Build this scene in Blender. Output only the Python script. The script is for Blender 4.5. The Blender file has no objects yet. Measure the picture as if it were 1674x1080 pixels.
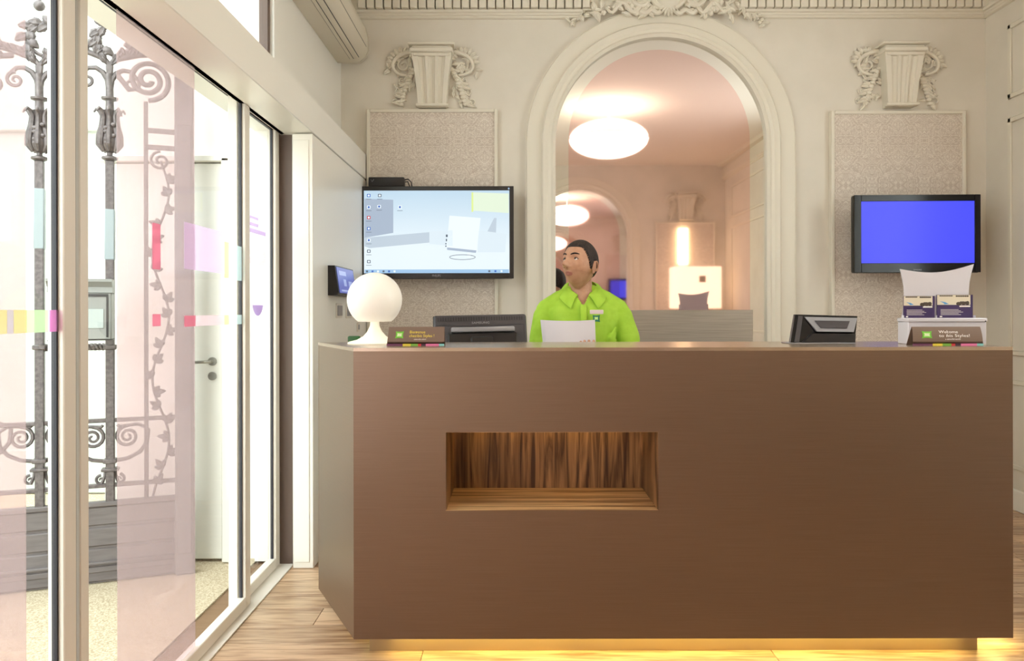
import bpy, bmesh, math, random
from mathutils import Vector, Matrix
random.seed(7)
R = math.radians
PI = math.pi
F = 1250.0          # focal length in pixels of the 1674 px wide frame
CX, CY = 842.0, 508.0   # vanishing point of the depth direction
EYE = 1.23
sc = bpy.context.scene
col = sc.collection

# ------------------------------------------------------------------ camera
cd = bpy.data.cameras.new('camera'); cam = bpy.data.objects.new('camera', cd); col.objects.link(cam)
cam.location = (0, 0, EYE); cam.rotation_euler = (R(90), R(0.1), 0)
cd.sensor_fit = 'HORIZONTAL'; cd.sensor_width = 36.0; cd.lens = F/1674*36
cd.shift_x = -5/1674; cd.shift_y = -32/1674
cd.clip_start = .05; cd.clip_end = 100
sc.camera = cam
# ------------------------------------------------------------------ world: bright overcast daylight
w = bpy.data.worlds.new('world'); sc.world = w; w.use_nodes = True
bg = w.node_tree.nodes['Background']
bg.inputs[0].default_value = (0.96, 1.0, 0.98, 1); bg.inputs[1].default_value = 4.4
sc.view_settings.view_transform = 'Standard'; sc.view_settings.look = 'None'
sc.view_settings.gamma = 1.0; sc.view_settings.use_curve_mapping = False
sc.view_settings.exposure = 0.46
try:
    sc.cycles.max_bounces = 14; sc.cycles.diffuse_bounces = 6; sc.cycles.glossy_bounces = 8
    sc.cycles.transparent_max_bounces = 24; sc.cycles.transmission_bounces = 8
    sc.cycles.sample_clamp_indirect = 6
except Exception: pass
LAMP = 2.8          # strength of the two hanging ceiling lamps

# ------------------------------------------------------------------ materials
def C(r, g, b):
    f = lambda v: (v/255/12.92) if v/255 <= .04045 else ((v/255+.055)/1.055)**2.4
    return (f(r), f(g), f(b), 1)
def M(name, c, rough=.5, metal=0.0, emit=None, es=0.0, spec=.5, coat=0.0):
    m = bpy.data.materials.new(name); m.use_nodes = True
    p = m.node_tree.nodes['Principled BSDF']
    p.inputs['Base Color'].default_value = c; p.inputs['Roughness'].default_value = rough
    p.inputs['Metallic'].default_value = metal; p.inputs['Specular IOR Level'].default_value = spec
    p.inputs['Coat Weight'].default_value = coat
    if emit: p.inputs['Emission Color'].default_value = emit; p.inputs['Emission Strength'].default_value = es
    m.diffuse_color = c
    return m
def nodes(m): return m.node_tree.nodes, m.node_tree.links, m.node_tree.nodes['Principled BSDF']
def add_noise(m, scale=(1,1,1), ns=5, detail=4, c1=None, c2=None, lo=.35, hi=.65, bump=0.0, dist=0.0, rough=None, rnd=False):
    n, l, p = nodes(m)
    tc = n.new('ShaderNodeTexCoord'); mp = n.new('ShaderNodeMapping'); mp.inputs['Scale'].default_value = scale
    l.new(tc.outputs['Object'], mp.inputs[0])
    if rnd:
        oi = n.new('ShaderNodeObjectInfo'); mu = n.new('ShaderNodeMath'); mu.operation = 'MULTIPLY'; mu.inputs[1].default_value = 37
        l.new(oi.outputs['Random'], mu.inputs[0]); l.new(mu.outputs[0], mp.inputs['Location'])
    t = n.new('ShaderNodeTexNoise'); t.inputs['Scale'].default_value = ns; t.inputs['Detail'].default_value = detail
    t.inputs['Distortion'].default_value = dist
    l.new(mp.outputs[0], t.inputs['Vector'])
    if c1:
        r = n.new('ShaderNodeValToRGB'); r.color_ramp.elements[0].position = lo; r.color_ramp.elements[1].position = hi
        r.color_ramp.elements[0].color = c1; r.color_ramp.elements[1].color = c2
        l.new(t.outputs[0], r.inputs[0])
        out = r.outputs[0]
        if rnd:
            hs = n.new('ShaderNodeHueSaturation'); mr = n.new('ShaderNodeMapRange')
            mr.inputs[3].default_value = .82; mr.inputs[4].default_value = 1.12
            l.new(oi.outputs['Random'], mr.inputs[0]); l.new(mr.outputs[0], hs.inputs['Value']); l.new(out, hs.inputs['Color']); out = hs.outputs[0]
        l.new(out, p.inputs['Base Color'])
    if bump:
        b = n.new('ShaderNodeBump'); b.inputs['Strength'].default_value = bump; b.inputs['Distance'].default_value = .004
        l.new(t.outputs[0], b.inputs['Height']); l.new(b.outputs[0], p.inputs['Normal'])
    if rough:
        mr = n.new('ShaderNodeMapRange'); mr.inputs[3].default_value = rough[0]; mr.inputs[4].default_value = rough[1]
        l.new(t.outputs[0], mr.inputs[0]); l.new(mr.outputs[0], p.inputs['Roughness'])
    return m
def brushed(m, an, rot):
    n, l, p = nodes(m); tg = n.new('ShaderNodeTangent'); tg.direction_type = 'RADIAL'; tg.axis = 'Z'
    l.new(tg.outputs[0], p.inputs['Tangent']); p.inputs['Anisotropic'].default_value = an; p.inputs['Anisotropic Rotation'].default_value = rot
    return m
def film(name, tint, diff, k, gloss=.04):
    """coloured translucent film: part clear tint, part light-scattering"""
    m = bpy.data.materials.new(name); m.use_nodes = True
    n, l = m.node_tree.nodes, m.node_tree.links
    n.remove(n['Principled BSDF']); o = n['Material Output']
    t = n.new('ShaderNodeBsdfTransparent'); t.inputs[0].default_value = tint
    d = n.new('ShaderNodeBsdfTranslucent'); d.inputs[0].default_value = diff
    d2 = n.new('ShaderNodeBsdfDiffuse'); d2.inputs[0].default_value = diff
    g = n.new('ShaderNodeBsdfGlossy'); g.inputs['Roughness'].default_value = .02
    a = n.new('ShaderNodeMixShader'); a.inputs[0].default_value = .35; l.new(d.outputs[0], a.inputs[1]); l.new(d2.outputs[0], a.inputs[2])
    b = n.new('ShaderNodeMixShader'); b.inputs[0].default_value = k; l.new(t.outputs[0], b.inputs[1]); l.new(a.outputs[0], b.inputs[2])
    c = n.new('ShaderNodeMixShader'); c.inputs[0].default_value = gloss; l.new(b.outputs[0], c.inputs[1]); l.new(g.outputs[0], c.inputs[2])
    l.new(c.outputs[0], o.inputs[0]); m.diffuse_color = tint
    return m
def glassmat(name, tint=(.97,.99,.98,1), r0=.02):
    m = bpy.data.materials.new(name); m.use_nodes = True
    n, l = m.node_tree.nodes, m.node_tree.links
    n.remove(n['Principled BSDF']); o = n['Material Output']
    t = n.new('ShaderNodeBsdfTransparent'); t.inputs[0].default_value = tint
    g = n.new('ShaderNodeBsdfGlossy'); g.inputs['Roughness'].default_value = .0
    fr = n.new('ShaderNodeFresnel'); fr.inputs['IOR'].default_value = 1.3
    ge = n.new('ShaderNodeNewGeometry'); iv = n.new('ShaderNodeMath'); iv.operation = 'SUBTRACT'; iv.inputs[0].default_value = 1; l.new(ge.outputs['Backfacing'], iv.inputs[1])
    mu = n.new('ShaderNodeMath'); mu.operation = 'MULTIPLY'; l.new(fr.outputs[0], mu.inputs[0]); l.new(iv.outputs[0], mu.inputs[1])
    c = n.new('ShaderNodeMixShader'); l.new(mu.outputs[0], c.inputs[0]); l.new(t.outputs[0], c.inputs[1]); l.new(g.outputs[0], c.inputs[2])
    l.new(c.outputs[0], o.inputs[0])
    return m

WALL = add_noise(M('cream_plaster', C(224,218,208), .75), ns=3, c1=C(221,215,204), c2=C(228,222,212), bump=.04)
PLASTER = M('moulded_plaster', C(228,222,209), .6)
WHITE = M('white_lacquer', C(238,236,230), .35)
CEIL = M('ceiling_paint', C(238,232,224), .8)
BOARDW = add_noise(M('pale_wood_floor', C(200,170,140), .38), scale=(1.2,14,14), ns=3.5, detail=8, dist=.6, c1=C(142,106,78), c2=C(208,178,146), lo=.3, hi=.62, bump=.12, rnd=True)
SUB = M('floor_joint', C(120,92,66), .6)
ALU = M('champagne_aluminium', C(228,222,213), .38, .0)
SEAL = M('black_rubber_seal', C(26,26,40), .5)
BRONZE = M('bronze_recess', C(96,78,70), .5)
GLASS = glassmat('clear_glass')
PINKF = film('pink_window_film', (.84,.75,.77,1), (.90,.80,.82,1), .19)
MIRROR = M('clear_mirror', (.93,.93,.91,1), .004, 1.0)
PMIRROR = M('pink_mirror', (.90,.71,.69,1), .03, 1.0)
IRON = add_noise(M('grey_cast_iron', C(104,97,99), .45, .4), ns=60, c1=C(92,86,88), c2=C(116,109,110), bump=.25)
IRONW = add_noise(M('painted_dark_boards', C(100,94,96), .55), scale=(1,1,8), ns=6, c1=C(98,92,93), c2=C(112,106,107))
GREYBOX = M('grey_letterbox_metal', C(140,142,140), .4, .3)
MAT = add_noise(M('speckled_beige_mat', C(186,172,146), .95), ns=150, c1=C(158,142,116), c2=C(206,194,170), bump=.4)
METAL = add_noise(M('brushed_bronze_metal', C(134,111,92), .3, .92, coat=.5), scale=(2,2,300), ns=2.2, detail=3, c1=C(131,108,89), c2=C(136,113,94), rough=(.38,.42))
brushed(METAL, .75, .0); METAL.node_tree.nodes['Principled BSDF'].inputs['Coat IOR'].default_value = 1.7; METAL.node_tree.nodes['Principled BSDF'].inputs['Coat Roughness'].default_value = .25
TOPM = add_noise(M('brushed_top_metal', C(196,178,158), .25, .8), scale=(3,260,3), ns=2.2, c1=C(186,168,148), c2=C(204,186,168))
ZV = add_noise(M('striped_wood_vertical', C(140,95,60), .45), scale=(34,5,1.6), ns=1.3, detail=5, dist=1.1, c1=C(70,42,25), c2=C(178,134,88), lo=.36, hi=.68)
ZH = add_noise(M('striped_wood_horizontal', C(190,150,105), .42), scale=(1.4,34,8), ns=1.3, detail=5, dist=.9, c1=C(118,78,44), c2=C(222,184,134), lo=.34, hi=.6)
GREYP = add_noise(M('brushed_grey_panel', C(176,170,160), .32, .7), scale=(2,2,120), ns=2, c1=C(166,160,152), c2=C(184,178,170))
BLACK = M('black_plastic', C(30,28,30), .35)
BLACKG = M('gloss_black_plastic', C(14,13,15), .16, spec=.35)
DARKG = M('dark_grey_plastic', C(62,58,62), .38)
MIDG = M('silver_grey_plastic', C(150,150,156), .3, .3)
OPAL = M('opal_glass', C(244,242,236), .35, emit=(1,.93,.78,1), es=.10)
OPALB = M('opal_base', C(244,242,230), .3, emit=(1,.92,.66,1), es=.22)
LEDM = M('warm_led_strip', C(255,220,120), .5, emit=(1,.80,.22,1), es=16)
LAMPM = M('glowing_lamp_shade', C(255,246,224), .6, emit=(1,.93,.79,1), es=LAMP)
SHADEM = M('lit_fabric_shade', C(250,240,220), .7, emit=(1,.82,.58,1), es=1.0)
BROWN = M('brown_card', C(120,98,84), .6)
PAPER = M('white_paper', C(208,202,208), .8)
LIME = add_noise(M('lime_cotton', C(160,200,56), .85), ns=14, detail=5, c1=C(152,194,50), c2=C(168,208,66), bump=.6)
SKIN = add_noise(M('warm_skin', C(186,138,110), .5), ns=30, c1=C(178,128,100), c2=C(194,148,120))
SKIND = add_noise(M('shaved_beard_skin', C(166,122,98), .55), ns=30, c1=C(170,121,94), c2=C(186,140,113))
LIPS = M('lips', C(158,98,84), .5)
HAIR = add_noise(M('dark_short_hair', C(38,26,22), .75), scale=(1,1,.4), ns=160, c1=C(24,16,14), c2=C(58,42,36), bump=.7)
TROUSER = M('dark_trousers', C(42,42,50), .8)
SHOE = M('black_leather', C(22,20,20), .35)

# damask fabric
DAM = M('damask_fabric', C(196,184,172), .85)
n, l, p = nodes(DAM)
tc = n.new('ShaderNodeTexCoord'); sp = n.new('ShaderNodeSeparateXYZ'); l.new(tc.outputs['Object'], sp.inputs[0])
pp = n.new('ShaderNodeMath'); pp.operation = 'PINGPONG'; pp.inputs[1].default_value = .17; l.new(sp.outputs['X'], pp.inputs[0])
pz = n.new('ShaderNodeMath'); pz.operation = 'PINGPONG'; pz.inputs[1].default_value = .29; l.new(sp.outputs['Z'], pz.inputs[0])
cb = n.new('ShaderNodeCombineXYZ'); l.new(pp.outputs[0], cb.inputs[0]); l.new(pz.outputs[0], cb.inputs[1])
t1 = n.new('ShaderNodeTexNoise'); t1.inputs['Scale'].default_value = 11; t1.inputs['Detail'].default_value = 2.5; t1.inputs['Distortion'].default_value = 3.0
l.new(cb.outputs[0], t1.inputs['Vector'])
m1 = n.new('ShaderNodeMath'); m1.operation = 'MULTIPLY'; m1.inputs[1].default_value = 9; l.new(t1.outputs[0], m1.inputs[0])
m2 = n.new('ShaderNodeMath'); m2.operation = 'PINGPONG'; m2.inputs[1].default_value = .5; l.new(m1.outputs[0], m2.inputs[0])
rp = n.new('ShaderNodeValToRGB'); rp.color_ramp.elements[0].position = .12; rp.color_ramp.elements[1].position = .30
rp.color_ramp.elements[0].color = C(230,221,211); rp.color_ramp.elements[1].color = C(204,191,180)
l.new(m2.outputs[0], rp.inputs[0]); l.new(rp.outputs[0], p.inputs['Base Color'])
bu = n.new('ShaderNodeBump'); bu.inputs['Strength'].default_value = .3; bu.inputs['Distance'].default_value = .002
bu.invert = True; l.new(m2.outputs[0], bu.inputs['Height']); l.new(bu.outputs[0], p.inputs['Normal'])

# ------------------------------------------------------------------ mesh helpers
class MB:
    def __init__(s): s.bm = bmesh.new(); s.mi = 0
    def _t(s, faces):
        for f in faces: f.material_index = s.mi
    def box(s, x0, x1, y0, y1, z0, z1, bev=0, mat=None, seg=1):
        r = bmesh.ops.create_cube(s.bm, size=1); vs = r['verts']
        for v in vs:
            v.co = Vector(((x0+x1)/2+v.co.x*(x1-x0), (y0+y1)/2+v.co.y*(y1-y0), (z0+z1)/2+v.co.z*(z1-z0)))
        es = list({e for v in vs for e in v.link_edges}); fs = list({f for v in vs for f in v.link_faces})
        s._t(fs)
        if bev:
            o = bmesh.ops.bevel(s.bm, geom=es, offset=bev, segments=seg, affect='EDGES', profile=.5)
            vs = list({v for f in o['faces'] for v in f.verts} | {v for v in vs if v.is_valid}); s._t(o['faces'])
        if mat is not None: bmesh.ops.transform(s.bm, matrix=mat, verts=vs)
        return s
    def rings(s, rings, closed=True, cap=True):
        vr = [[s.bm.verts.new(p) for p in r] for r in rings]; fs = []
        for a, b in zip(vr, vr[1:]):
            k = len(a)
            for i in range(k if closed else k-1):
                j = (i+1) % k
                fs.append(s.bm.faces.new((a[i], a[j], b[j], b[i])))
        if cap and closed:
            fs.append(s.bm.faces.new(vr[0][::-1])); fs.append(s.bm.faces.new(vr[-1]))
        s._t(fs); return s
    def tube(s, pts, r, seg=8, round_ends=False, flat=1.0):
        pts = [Vector(p) for p in pts]; n = len(pts)
        rr = r if isinstance(r, (list, tuple)) else [r]*n
        if round_ends:
            d0 = (pts[0]-pts[1]).normalized(); d1 = (pts[-1]-pts[-2]).normalized()
            P, Q = [], []
            for k in (85, 60, 30): P.append(pts[0]+d0*rr[0]*math.sin(R(k))); Q.append(rr[0]*math.cos(R(k)))
            P += pts; Q += list(rr)
            for k in (30, 60, 85): P.append(pts[-1]+d1*rr[-1]*math.sin(R(k))); Q.append(rr[-1]*math.cos(R(k)))
            pts, rr = P, Q; n = len(pts)
        out = []; up = None
        for i, p in enumerate(pts):
            t = (pts[min(i+1, n-1)]-pts[max(i-1, 0)])
            if t.length < 1e-9: t = Vector((0,0,1))
            t.normalize()
            if up is None: up = Vector((0,1,0)) if abs(t.y) < .9 else Vector((1,0,0))
            a = up-t*up.dot(t)
            if a.length < 1e-4: a = t.orthogonal()
            a.normalize(); up = a; b = t.cross(a)
            out.append([p+a*(rr[i]*flat*math.cos(2*PI*k/seg))+b*(rr[i]*math.sin(2*PI*k/seg)) for k in range(seg)])
        return s.rings(out)
    def lathe(s, prof, c=(0,0,0), seg=32, sx=1, sy=1):
        out = [[Vector((c[0]+sx*max(r,1e-4)*math.cos(2*PI*k/seg), c[1]+sy*max(r,1e-4)*math.sin(2*PI*k/seg), c[2]+z)) for k in range(seg)] for r, z in prof]
        return s.rings(out)
    def prism(s, poly, a0, a1, axis='y', mat=None):
        """poly in the two other axes; extruded from a0 to a1"""
        def mk(p, a):
            if axis == 'y': v = Vector((p[0], a, p[1]))
            elif axis == 'x': v = Vector((a, p[0], p[1]))
            else: v = Vector((p[0], p[1], a))
            return mat @ v if mat is not None else v
        return s.rings([[mk(p, a0) for p in poly], [mk(p, a1) for p in poly]])
    def ball(s, c, r, seg=12, rot=None):
        o = bmesh.ops.create_uvsphere(s.bm, u_segments=seg, v_segments=max(6, seg*2//3), radius=1)
        r = r if isinstance(r, (tuple, list)) else (r, r, r)
        m = Matrix.Translation(c) @ (rot.to_4x4() if rot is not None else Matrix.Identity(4)) @ Matrix.Diagonal((r[0], r[1], r[2], 1))
        bmesh.ops.transform(s.bm, matrix=m, verts=o['verts'])
        s._t({f for v in o['verts'] for f in v.link_faces}); return s
    def mesh_from(s, me, mat):
        n0 = len(s.bm.verts); s.bm.from_mesh(me); s.bm.verts.ensure_lookup_table()
        vs = s.bm.verts[n0:]; bmesh.ops.transform(s.bm, matrix=mat, verts=vs)
        s._t({f for v in vs for f in v.link_faces}); return s
    def text(s, body, size, x, y, z, mat=None, width=None, ext=.0003, align='LEFT'):
        cu = bpy.data.curves.new('t', 'FONT'); cu.body = body; cu.size = size; cu.extrude = ext; cu.align_x = align; cu.resolution_u = 2
        o = bpy.data.objects.new('t', cu); col.objects.link(o)
        dg = bpy.context.evaluated_depsgraph_get(); me = bpy.data.meshes.new_from_object(o.evaluated_get(dg))
        wd = max((v.co.x for v in me.vertices), default=1)-min((v.co.x for v in me.vertices), default=0)
        k = width/wd if width and wd else 1
        m = Matrix.Translation((x, y, z)) @ Matrix.Rotation(R(90), 4, 'X') @ Matrix.Diagonal((k, 1, 1, 1))
        if mat is not None: m = mat @ m
        s.mesh_from(me, m); bpy.data.objects.remove(o); bpy.data.curves.remove(cu); bpy.data.meshes.remove(me); return s
    def build(s, name, mats, parent=None, ang=38, **props):
        bmesh.ops.recalc_face_normals(s.bm, faces=s.bm.faces[:]) if not getattr(s, 'raw', False) else None
        me = bpy.data.meshes.new(name); s.bm.to_mesh(me); s.bm.free()
        for m in (mats if isinstance(mats, (list, tuple)) else [mats]): me.materials.append(m)
        for f in me.polygons: f.use_smooth = True
        me.set_sharp_from_angle(angle=R(ang))
        o = bpy.data.objects.new(name, me); col.objects.link(o)
        if parent: o.parent = parent
        for k, v in props.items(): o[k] = v
        return o
def struct(o): o['kind'] = 'structure'; return o
def thing(name, label, cat, loc=(0,0,0), rz=0, group=None):
    o = bpy.data.objects.new(name, None); o.empty_display_size = .05; col.objects.link(o)
    o.location = loc; o.rotation_euler = (0, 0, rz); o['label'] = label; o['category'] = cat
    if group: o['group'] = group
    return o
def tag(o, label, cat, group=None):
    o['label'] = label; o['category'] = cat
    if group: o['group'] = group
    return o
def copy_tree(o, parent=None):
    c = o.copy(); col.objects.link(c); c.parent = parent
    for ch in list(o.children): copy_tree(ch, c)
    return c
def P(px, py, Y): return Vector(((px-CX)*Y/F, Y, EYE-(py-CY)*Y/F))
def X(px, Y): return (px-CX)*Y/F
def Z(py, Y): return EYE-(py-CY)*Y/F
def remesh(mb, vox, smooth=0):
    me = bpy.data.meshes.new('tmp'); bmesh.ops.recalc_face_normals(mb.bm, faces=mb.bm.faces[:]); mb.bm.to_mesh(me); mb.bm.free()
    o = bpy.data.objects.new('tmp', me); col.objects.link(o)
    a = o.modifiers.new('r', 'REMESH'); a.mode = 'VOXEL'; a.voxel_size = vox; a.use_smooth_shade = True
    if smooth:
        b = o.modifiers.new('s', 'SMOOTH'); b.factor = .5; b.iterations = smooth
    dg = bpy.context.evaluated_depsgraph_get(); res = bpy.data.meshes.new_from_object(o.evaluated_get(dg))
    bpy.data.objects.remove(o); r = MB(); r.bm.from_mesh(res); bpy.data.meshes.remove(res); return r

# ------------------------------------------------------------------ room shell
YB, YF = 5.0, -1.25          # back wall, wall behind the camera
XL, XR, XG = -1.135, 3.08, -1.111
ZC = 3.36
m = MB(); m.box(XL-.1, XR+.2, YB, YB+.2, -.1, ZC+.1); wall_back = struct(m.build('wall_back', WALL))
m = MB(); m.box(XL-.1, XR+.2, YF-.2, YF, -.1, ZC+.1); wall_front = struct(m.build('wall_front', WALL))
WY0, WY1, WZ0, WZ1 = 1.7, 3.4, 1.3, 2.95      # unseen window added in the right wall to light the left wall and pier
m = MB(); m.box(XR, XR+.2, YF, WY0, -.1, ZC+.1); m.box(XR, XR+.2, WY1, YB, -.1, ZC+.1); m.box(XR, XR+.2, WY0, WY1, -.1, WZ0); m.box(XR, XR+.2, WY0, WY1, WZ1, ZC+.1)
wall_right = struct(m.build('wall_right', WALL))
w2 = bpy.data.objects.new('fill_window', None); col.objects.link(w2); struct(w2)
m = MB()
for (a, b, c, d) in ((WY0, WY1, WZ0, WZ0+.06), (WY0, WY1, WZ1-.06, WZ1), (WY0, WY0+.06, WZ0, WZ1), (WY1-.06, WY1, WZ0, WZ1), ((WY0+WY1)/2-.04, (WY0+WY1)/2+.04, WZ0, WZ1)):
    m.box(XR+.06, XR+.11, a, b, c, d, .004)
m.build('frame', WHITE, w2)
m = MB(); m.box(XR+.08, XR+.086, WY0+.05, WY1-.05, WZ0+.05, WZ1-.05); m.build('pane', GLASS, w2)
m = MB(); m.box(XL-.2, XR+.2, YF-.2, YB+.2, ZC, ZC+.15); struct(m.build('ceiling', CEIL))
# left wall: upper strip with a transom window, header beam, boxed pier beside the counter
TZ0, TZ1, TY0, TY1 = 2.387, 3.12, -.3, 3.61
m = MB()
m.box(XL-.15, XL, YF, YB, 2.12, TZ0); m.box(XL-.15, XL, YF, YB, TZ1, ZC+.1)
m.box(XL-.15, XL, TY1, YB, TZ0, TZ1); m.box(XL-.15, XL, YF, TY0, TZ0, TZ1)
wall_left = struct(m.build('wall_left', WHITE))
m = MB(); m.box(XL, -.967, YF, 4.985, 2.086, 2.25, .003)
m.build('header_beam', WHITE, wall_left)
m = MB(); m.box(XG+.045, -.967, 3.66, YB-.002, 0, 2.080, .003); m.build('pier', WHITE, wall_left)
m = MB(); m.box(XG+.05, -.985, 3.655, 3.6605, .03, 2.05, .002); m.build('pier_cover_panel', WHITE, wall_left)
m = MB(); m.box(XL-.02, XG+.045, 3.71, 3.76, 0, 2.12); m.build('recess_strip', BRONZE, wall_left)
m = MB(); m.box(XL-.15, XL+.02, 3.765, YB, 0, 2.12); m.build('outer_skin', WHITE, wall_left)
# a shadow gap at the end of the header
m = MB(); m.box(-1.1, -.972, 4.985, 4.9995, 2.07, 2.25); m.build('shadow_gap', BRONZE, wall_left)
# transom window
wn = thing('window_1', 'x', 'x'); del wn['label'], wn['category']; struct(wn)
m = MB()
for (a, b, c, d) in ((TY0, TY1, TZ0, TZ0+.012), (TY0, TY1, TZ1-.03, TZ1), (TY1-.035, TY1, TZ0, TZ1), (TY0, TY0+.03, TZ0, TZ1)):
    m.box(XL-.06, XL-.02, a, b, c, d)
m.build('frame', BRONZE, wn)
m = MB(); m.box(XL-.045, XL-.04, TY0, TY1, TZ0, TZ1); m.build('pane', GLASS, wn)

# floor with separate planks
m = MB(); m.box(XL-.15, XR, YF, YB, -.1, -.012); floor = struct(m.build('floor', SUB))
PL, PW = 1.26, .17
m = MB(); m.box(.001, PL-.001, .001, PW-.001, -.012, 0, .0012); plank0 = m.build('plank', BOARDW, floor)
first = True; FULL = plank0.data
for j in range(int((YB-YF)/PW)+1):
    off = random.choice([0, .31, .62, .95]) - .15*(j % 3)
    for i in range(-1, 5):
        x = XL-.1-off+i*PL+.6; y = YF+j*PW
        if x > XR or x+PL < XG+.08 or y+PW > YB+.17: continue
        o = plank0 if first else plank0.copy()
        if not first: col.objects.link(o); o.parent = floor
        first = False; o.data = FULL; o.location = (x, y, random.uniform(-.0006, .0003))
        if x < XG+.035:
            m = MB(); m.box(XG+.035-x, PL-.001, .001, PW-.001, -.012, 0, .0012); me_ = m.build('x', BOARDW); o.data = me_.data; bpy.data.objects.remove(me_)
# cornice
cor = thing('trim_1', 'x', 'x'); del cor['label'], cor['category']; struct(cor)
def profile_run(mb, prof, x0, x1, ywall):       # prof: (depth from wall, z)
    mb.rings([[Vector((x, ywall-d, z)) for d, z in prof] for x in (x0, x1)])
cp = [(0,3.134),(.012,3.134),(.02,3.140),(.02,3.150),(.03,3.154),(.034,3.163),(.048,3.167),(.052,3.174),(.055,3.18),(.03,3.182),(.03,3.33),(.10,3.33),(.13,3.36),(0,3.36)]
m = MB(); profile_run(m, cp, XL, .44, YB); profile_run(m, cp, 1.50, XR, YB); m.build('cornice_moulding', PLASTER, cor)
m = MB(); m.box(.44, 1.5, YB-.05, YB, 3.176, 3.36); m.build('cornice_block', PLASTER, cor)
m = MB(); m.box(-.0235, .0235, -.026, .026, 0, .14, .002); d0 = m.build('dentil', PLASTER, cor)
DP = 13.9*.004
xs = [X(965, YB)-.03-DP*k for k in range(27)]+[X(1212, YB)+DP*k for k in range(29)]
for i, x in enumerate(xs):
    o = d0 if i == 0 else d0.copy()
    if i: col.objects.link(o); o.parent = cor
    o.location = (x, YB-.055, 3.1825)
# right wall mouldings
m = MB()
def frame_moulding(mb, y0, y1, z0, z1, x, wdt=.03, d=.014):
    for (a, b, c, e) in ((y0, y1, z0, z0+wdt), (y0, y1, z1-wdt, z1), (y0, y0+wdt, z0, z1), (y1-wdt, y1, z0, z1)):
        mb.box(x-d, x, a, b, c, e, .004)
tr = thing('trim_2', 'x', 'x'); del tr['label'], tr['category']; struct(tr)
frame_moulding(m, 3.5, 4.76, .95, 2.42, XR); frame_moulding(m, -.9, 1.4, .95, 2.42, XR); m.build('wall_frame_moulding', PLASTER, tr)
m = MB(); frame_moulding(m, 3.5, 4.76, 2.54, 3.0, XR); frame_moulding(m, -.9, 1.4, 2.54, 3.0, XR); m.build('wall_frame_moulding', PLASTER, tr)
m = MB(); frame_moulding(m, 3.5, 4.76, .25, .8, XR); frame_moulding(m, -.9, 1.4, .25, .8, XR); m.build('wall_frame_moulding', PLASTER, tr)
m = MB(); m.rings([[Vector((XR-d, y, z)) for d, z in cp] for y in (YF, YB)]); m.build('cornice_moulding', PLASTER, tr)
m = MB(); m.box(XR-.02, XR, YF, YB, 0, .13, .004); struct(m.build('baseboard_right', WHITE))
m = MB(); m.box(-.967, XR, YB-.02, YB, 0, .13, .004); struct(m.build('baseboard_back', WHITE))

# ------------------------------------------------------------------ arches with mirrors (back wall, and its twin on the wall behind the camera)
ACX, AR, AZ = X(1079, YB), 171*.004, Z(236, YB)
def arch_path(cx, r, zs, zb, n=40):
    return [(cx-r, zb)]+[(cx-r*math.cos(PI*k/n), zs+r*math.sin(PI*k/n)) for k in range(n+1)]+[(cx+r, zb)]
def arch(yw, s, label_m, label_t):
    """yw: wall plane, s=-1 when the room lies towards -y"""
    fr = thing('arch_surround', label_t, 'moulding', (ACX, yw, 0))
    def band(prof, name):
        m = MB(); n = 40; rings = []
        pts = [(-1, 0, .13)]+[(-math.cos(PI*k/n), math.sin(PI*k/n), AZ) for k in range(n+1)]+[(1, 0, .13)]
        for (nx, nz, zb) in pts:
            rings.append([Vector((nx*(AR+o), s*d, zb+nz*(AR+o))) for o, d in prof])
        m.rings(rings); m.build(name, PLASTER, fr, ang=30)
    band([(.0,.0),(.0,.05),(.018,.062),(.03,.052),(.05,.05),(.062,.06),(.082,.064),(.092,.05),(.092,0)], 'inner_moulding')
    band([(.092,0),(.092,.038),(.185,.038),(.19,.03),(.196,.03),(.196,0)], 'outer_band')
    mr = thing('arched_mirror', label_m, 'mirror', (ACX, yw, 0))
    m = MB(); m.prism(arch_path(0, AR-.001, AZ, .13), s*.012, s*.018); m.build('bevelled_mirror', MIRROR, mr)
    m = MB(); m.prism(arch_path(-.008, .59, Z(231, YB), .13), s*.0185, s*.023); m.build('pink_tinted_mirror', PMIRROR, mr, label='pink tinted arched mirror sheet')
    return mr
arch(YB, -1, 'tall arched mirror with pink centre and clear border behind the receptionist', 'cream plaster arch moulding framing the tall mirror behind the receptionist')
arch(YF, 1, 'arched mirror across the room, seen small inside the mirror behind the receptionist', 'cream arch moulding across the room, seen only as reflection in the mirror')
m = MB(); m.box(X(930, YB), X(1225, YB), YB-.075, YB-.024, .02, Z(507, YB-.07), .002)
tag(m.build('grey_panel', GREYP), 'plain brushed grey panel across the foot of the arched mirror', 'panel')

# ------------------------------------------------------------------ plaster ornaments
def spiral(cx, cz, r0, r1, a0, turns, y=0, n=26):
    return [Vector((cx+(r0+(r1-r0)*k/n)*math.cos(a0+turns*2*PI*k/n), y, cz+(r0+(r1-r0)*k/n)*math.sin(a0+turns*2*PI*k/n))) for k in range(n+1)]
def leaf(mb, c, ang, L, W, T=.006, y=0):
    """pointed, ribbed leaf lying in the xz plane"""
    ca, sa = math.cos(ang), math.sin(ang); rings = []
    for k in range(8):
        t = k/7; wd = W*math.sin(PI*min(1, t*.93+.05))**.8*(1-.15*(k % 2)); cl = Vector((c[0]+ca*L*t, c[1]-T*2*math.sin(PI*t)-T, c[2]+sa*L*t))
        nx, nz = -sa, ca
        rings.append([cl+Vector((nx*wd*a, -T*b, nz*wd*a)) for a, b in ((-1, -.6), (-.5, .5), (0, .1), (.5, .5), (1, -.6), (0, -1.2))])
    mb.rings(rings)
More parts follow.
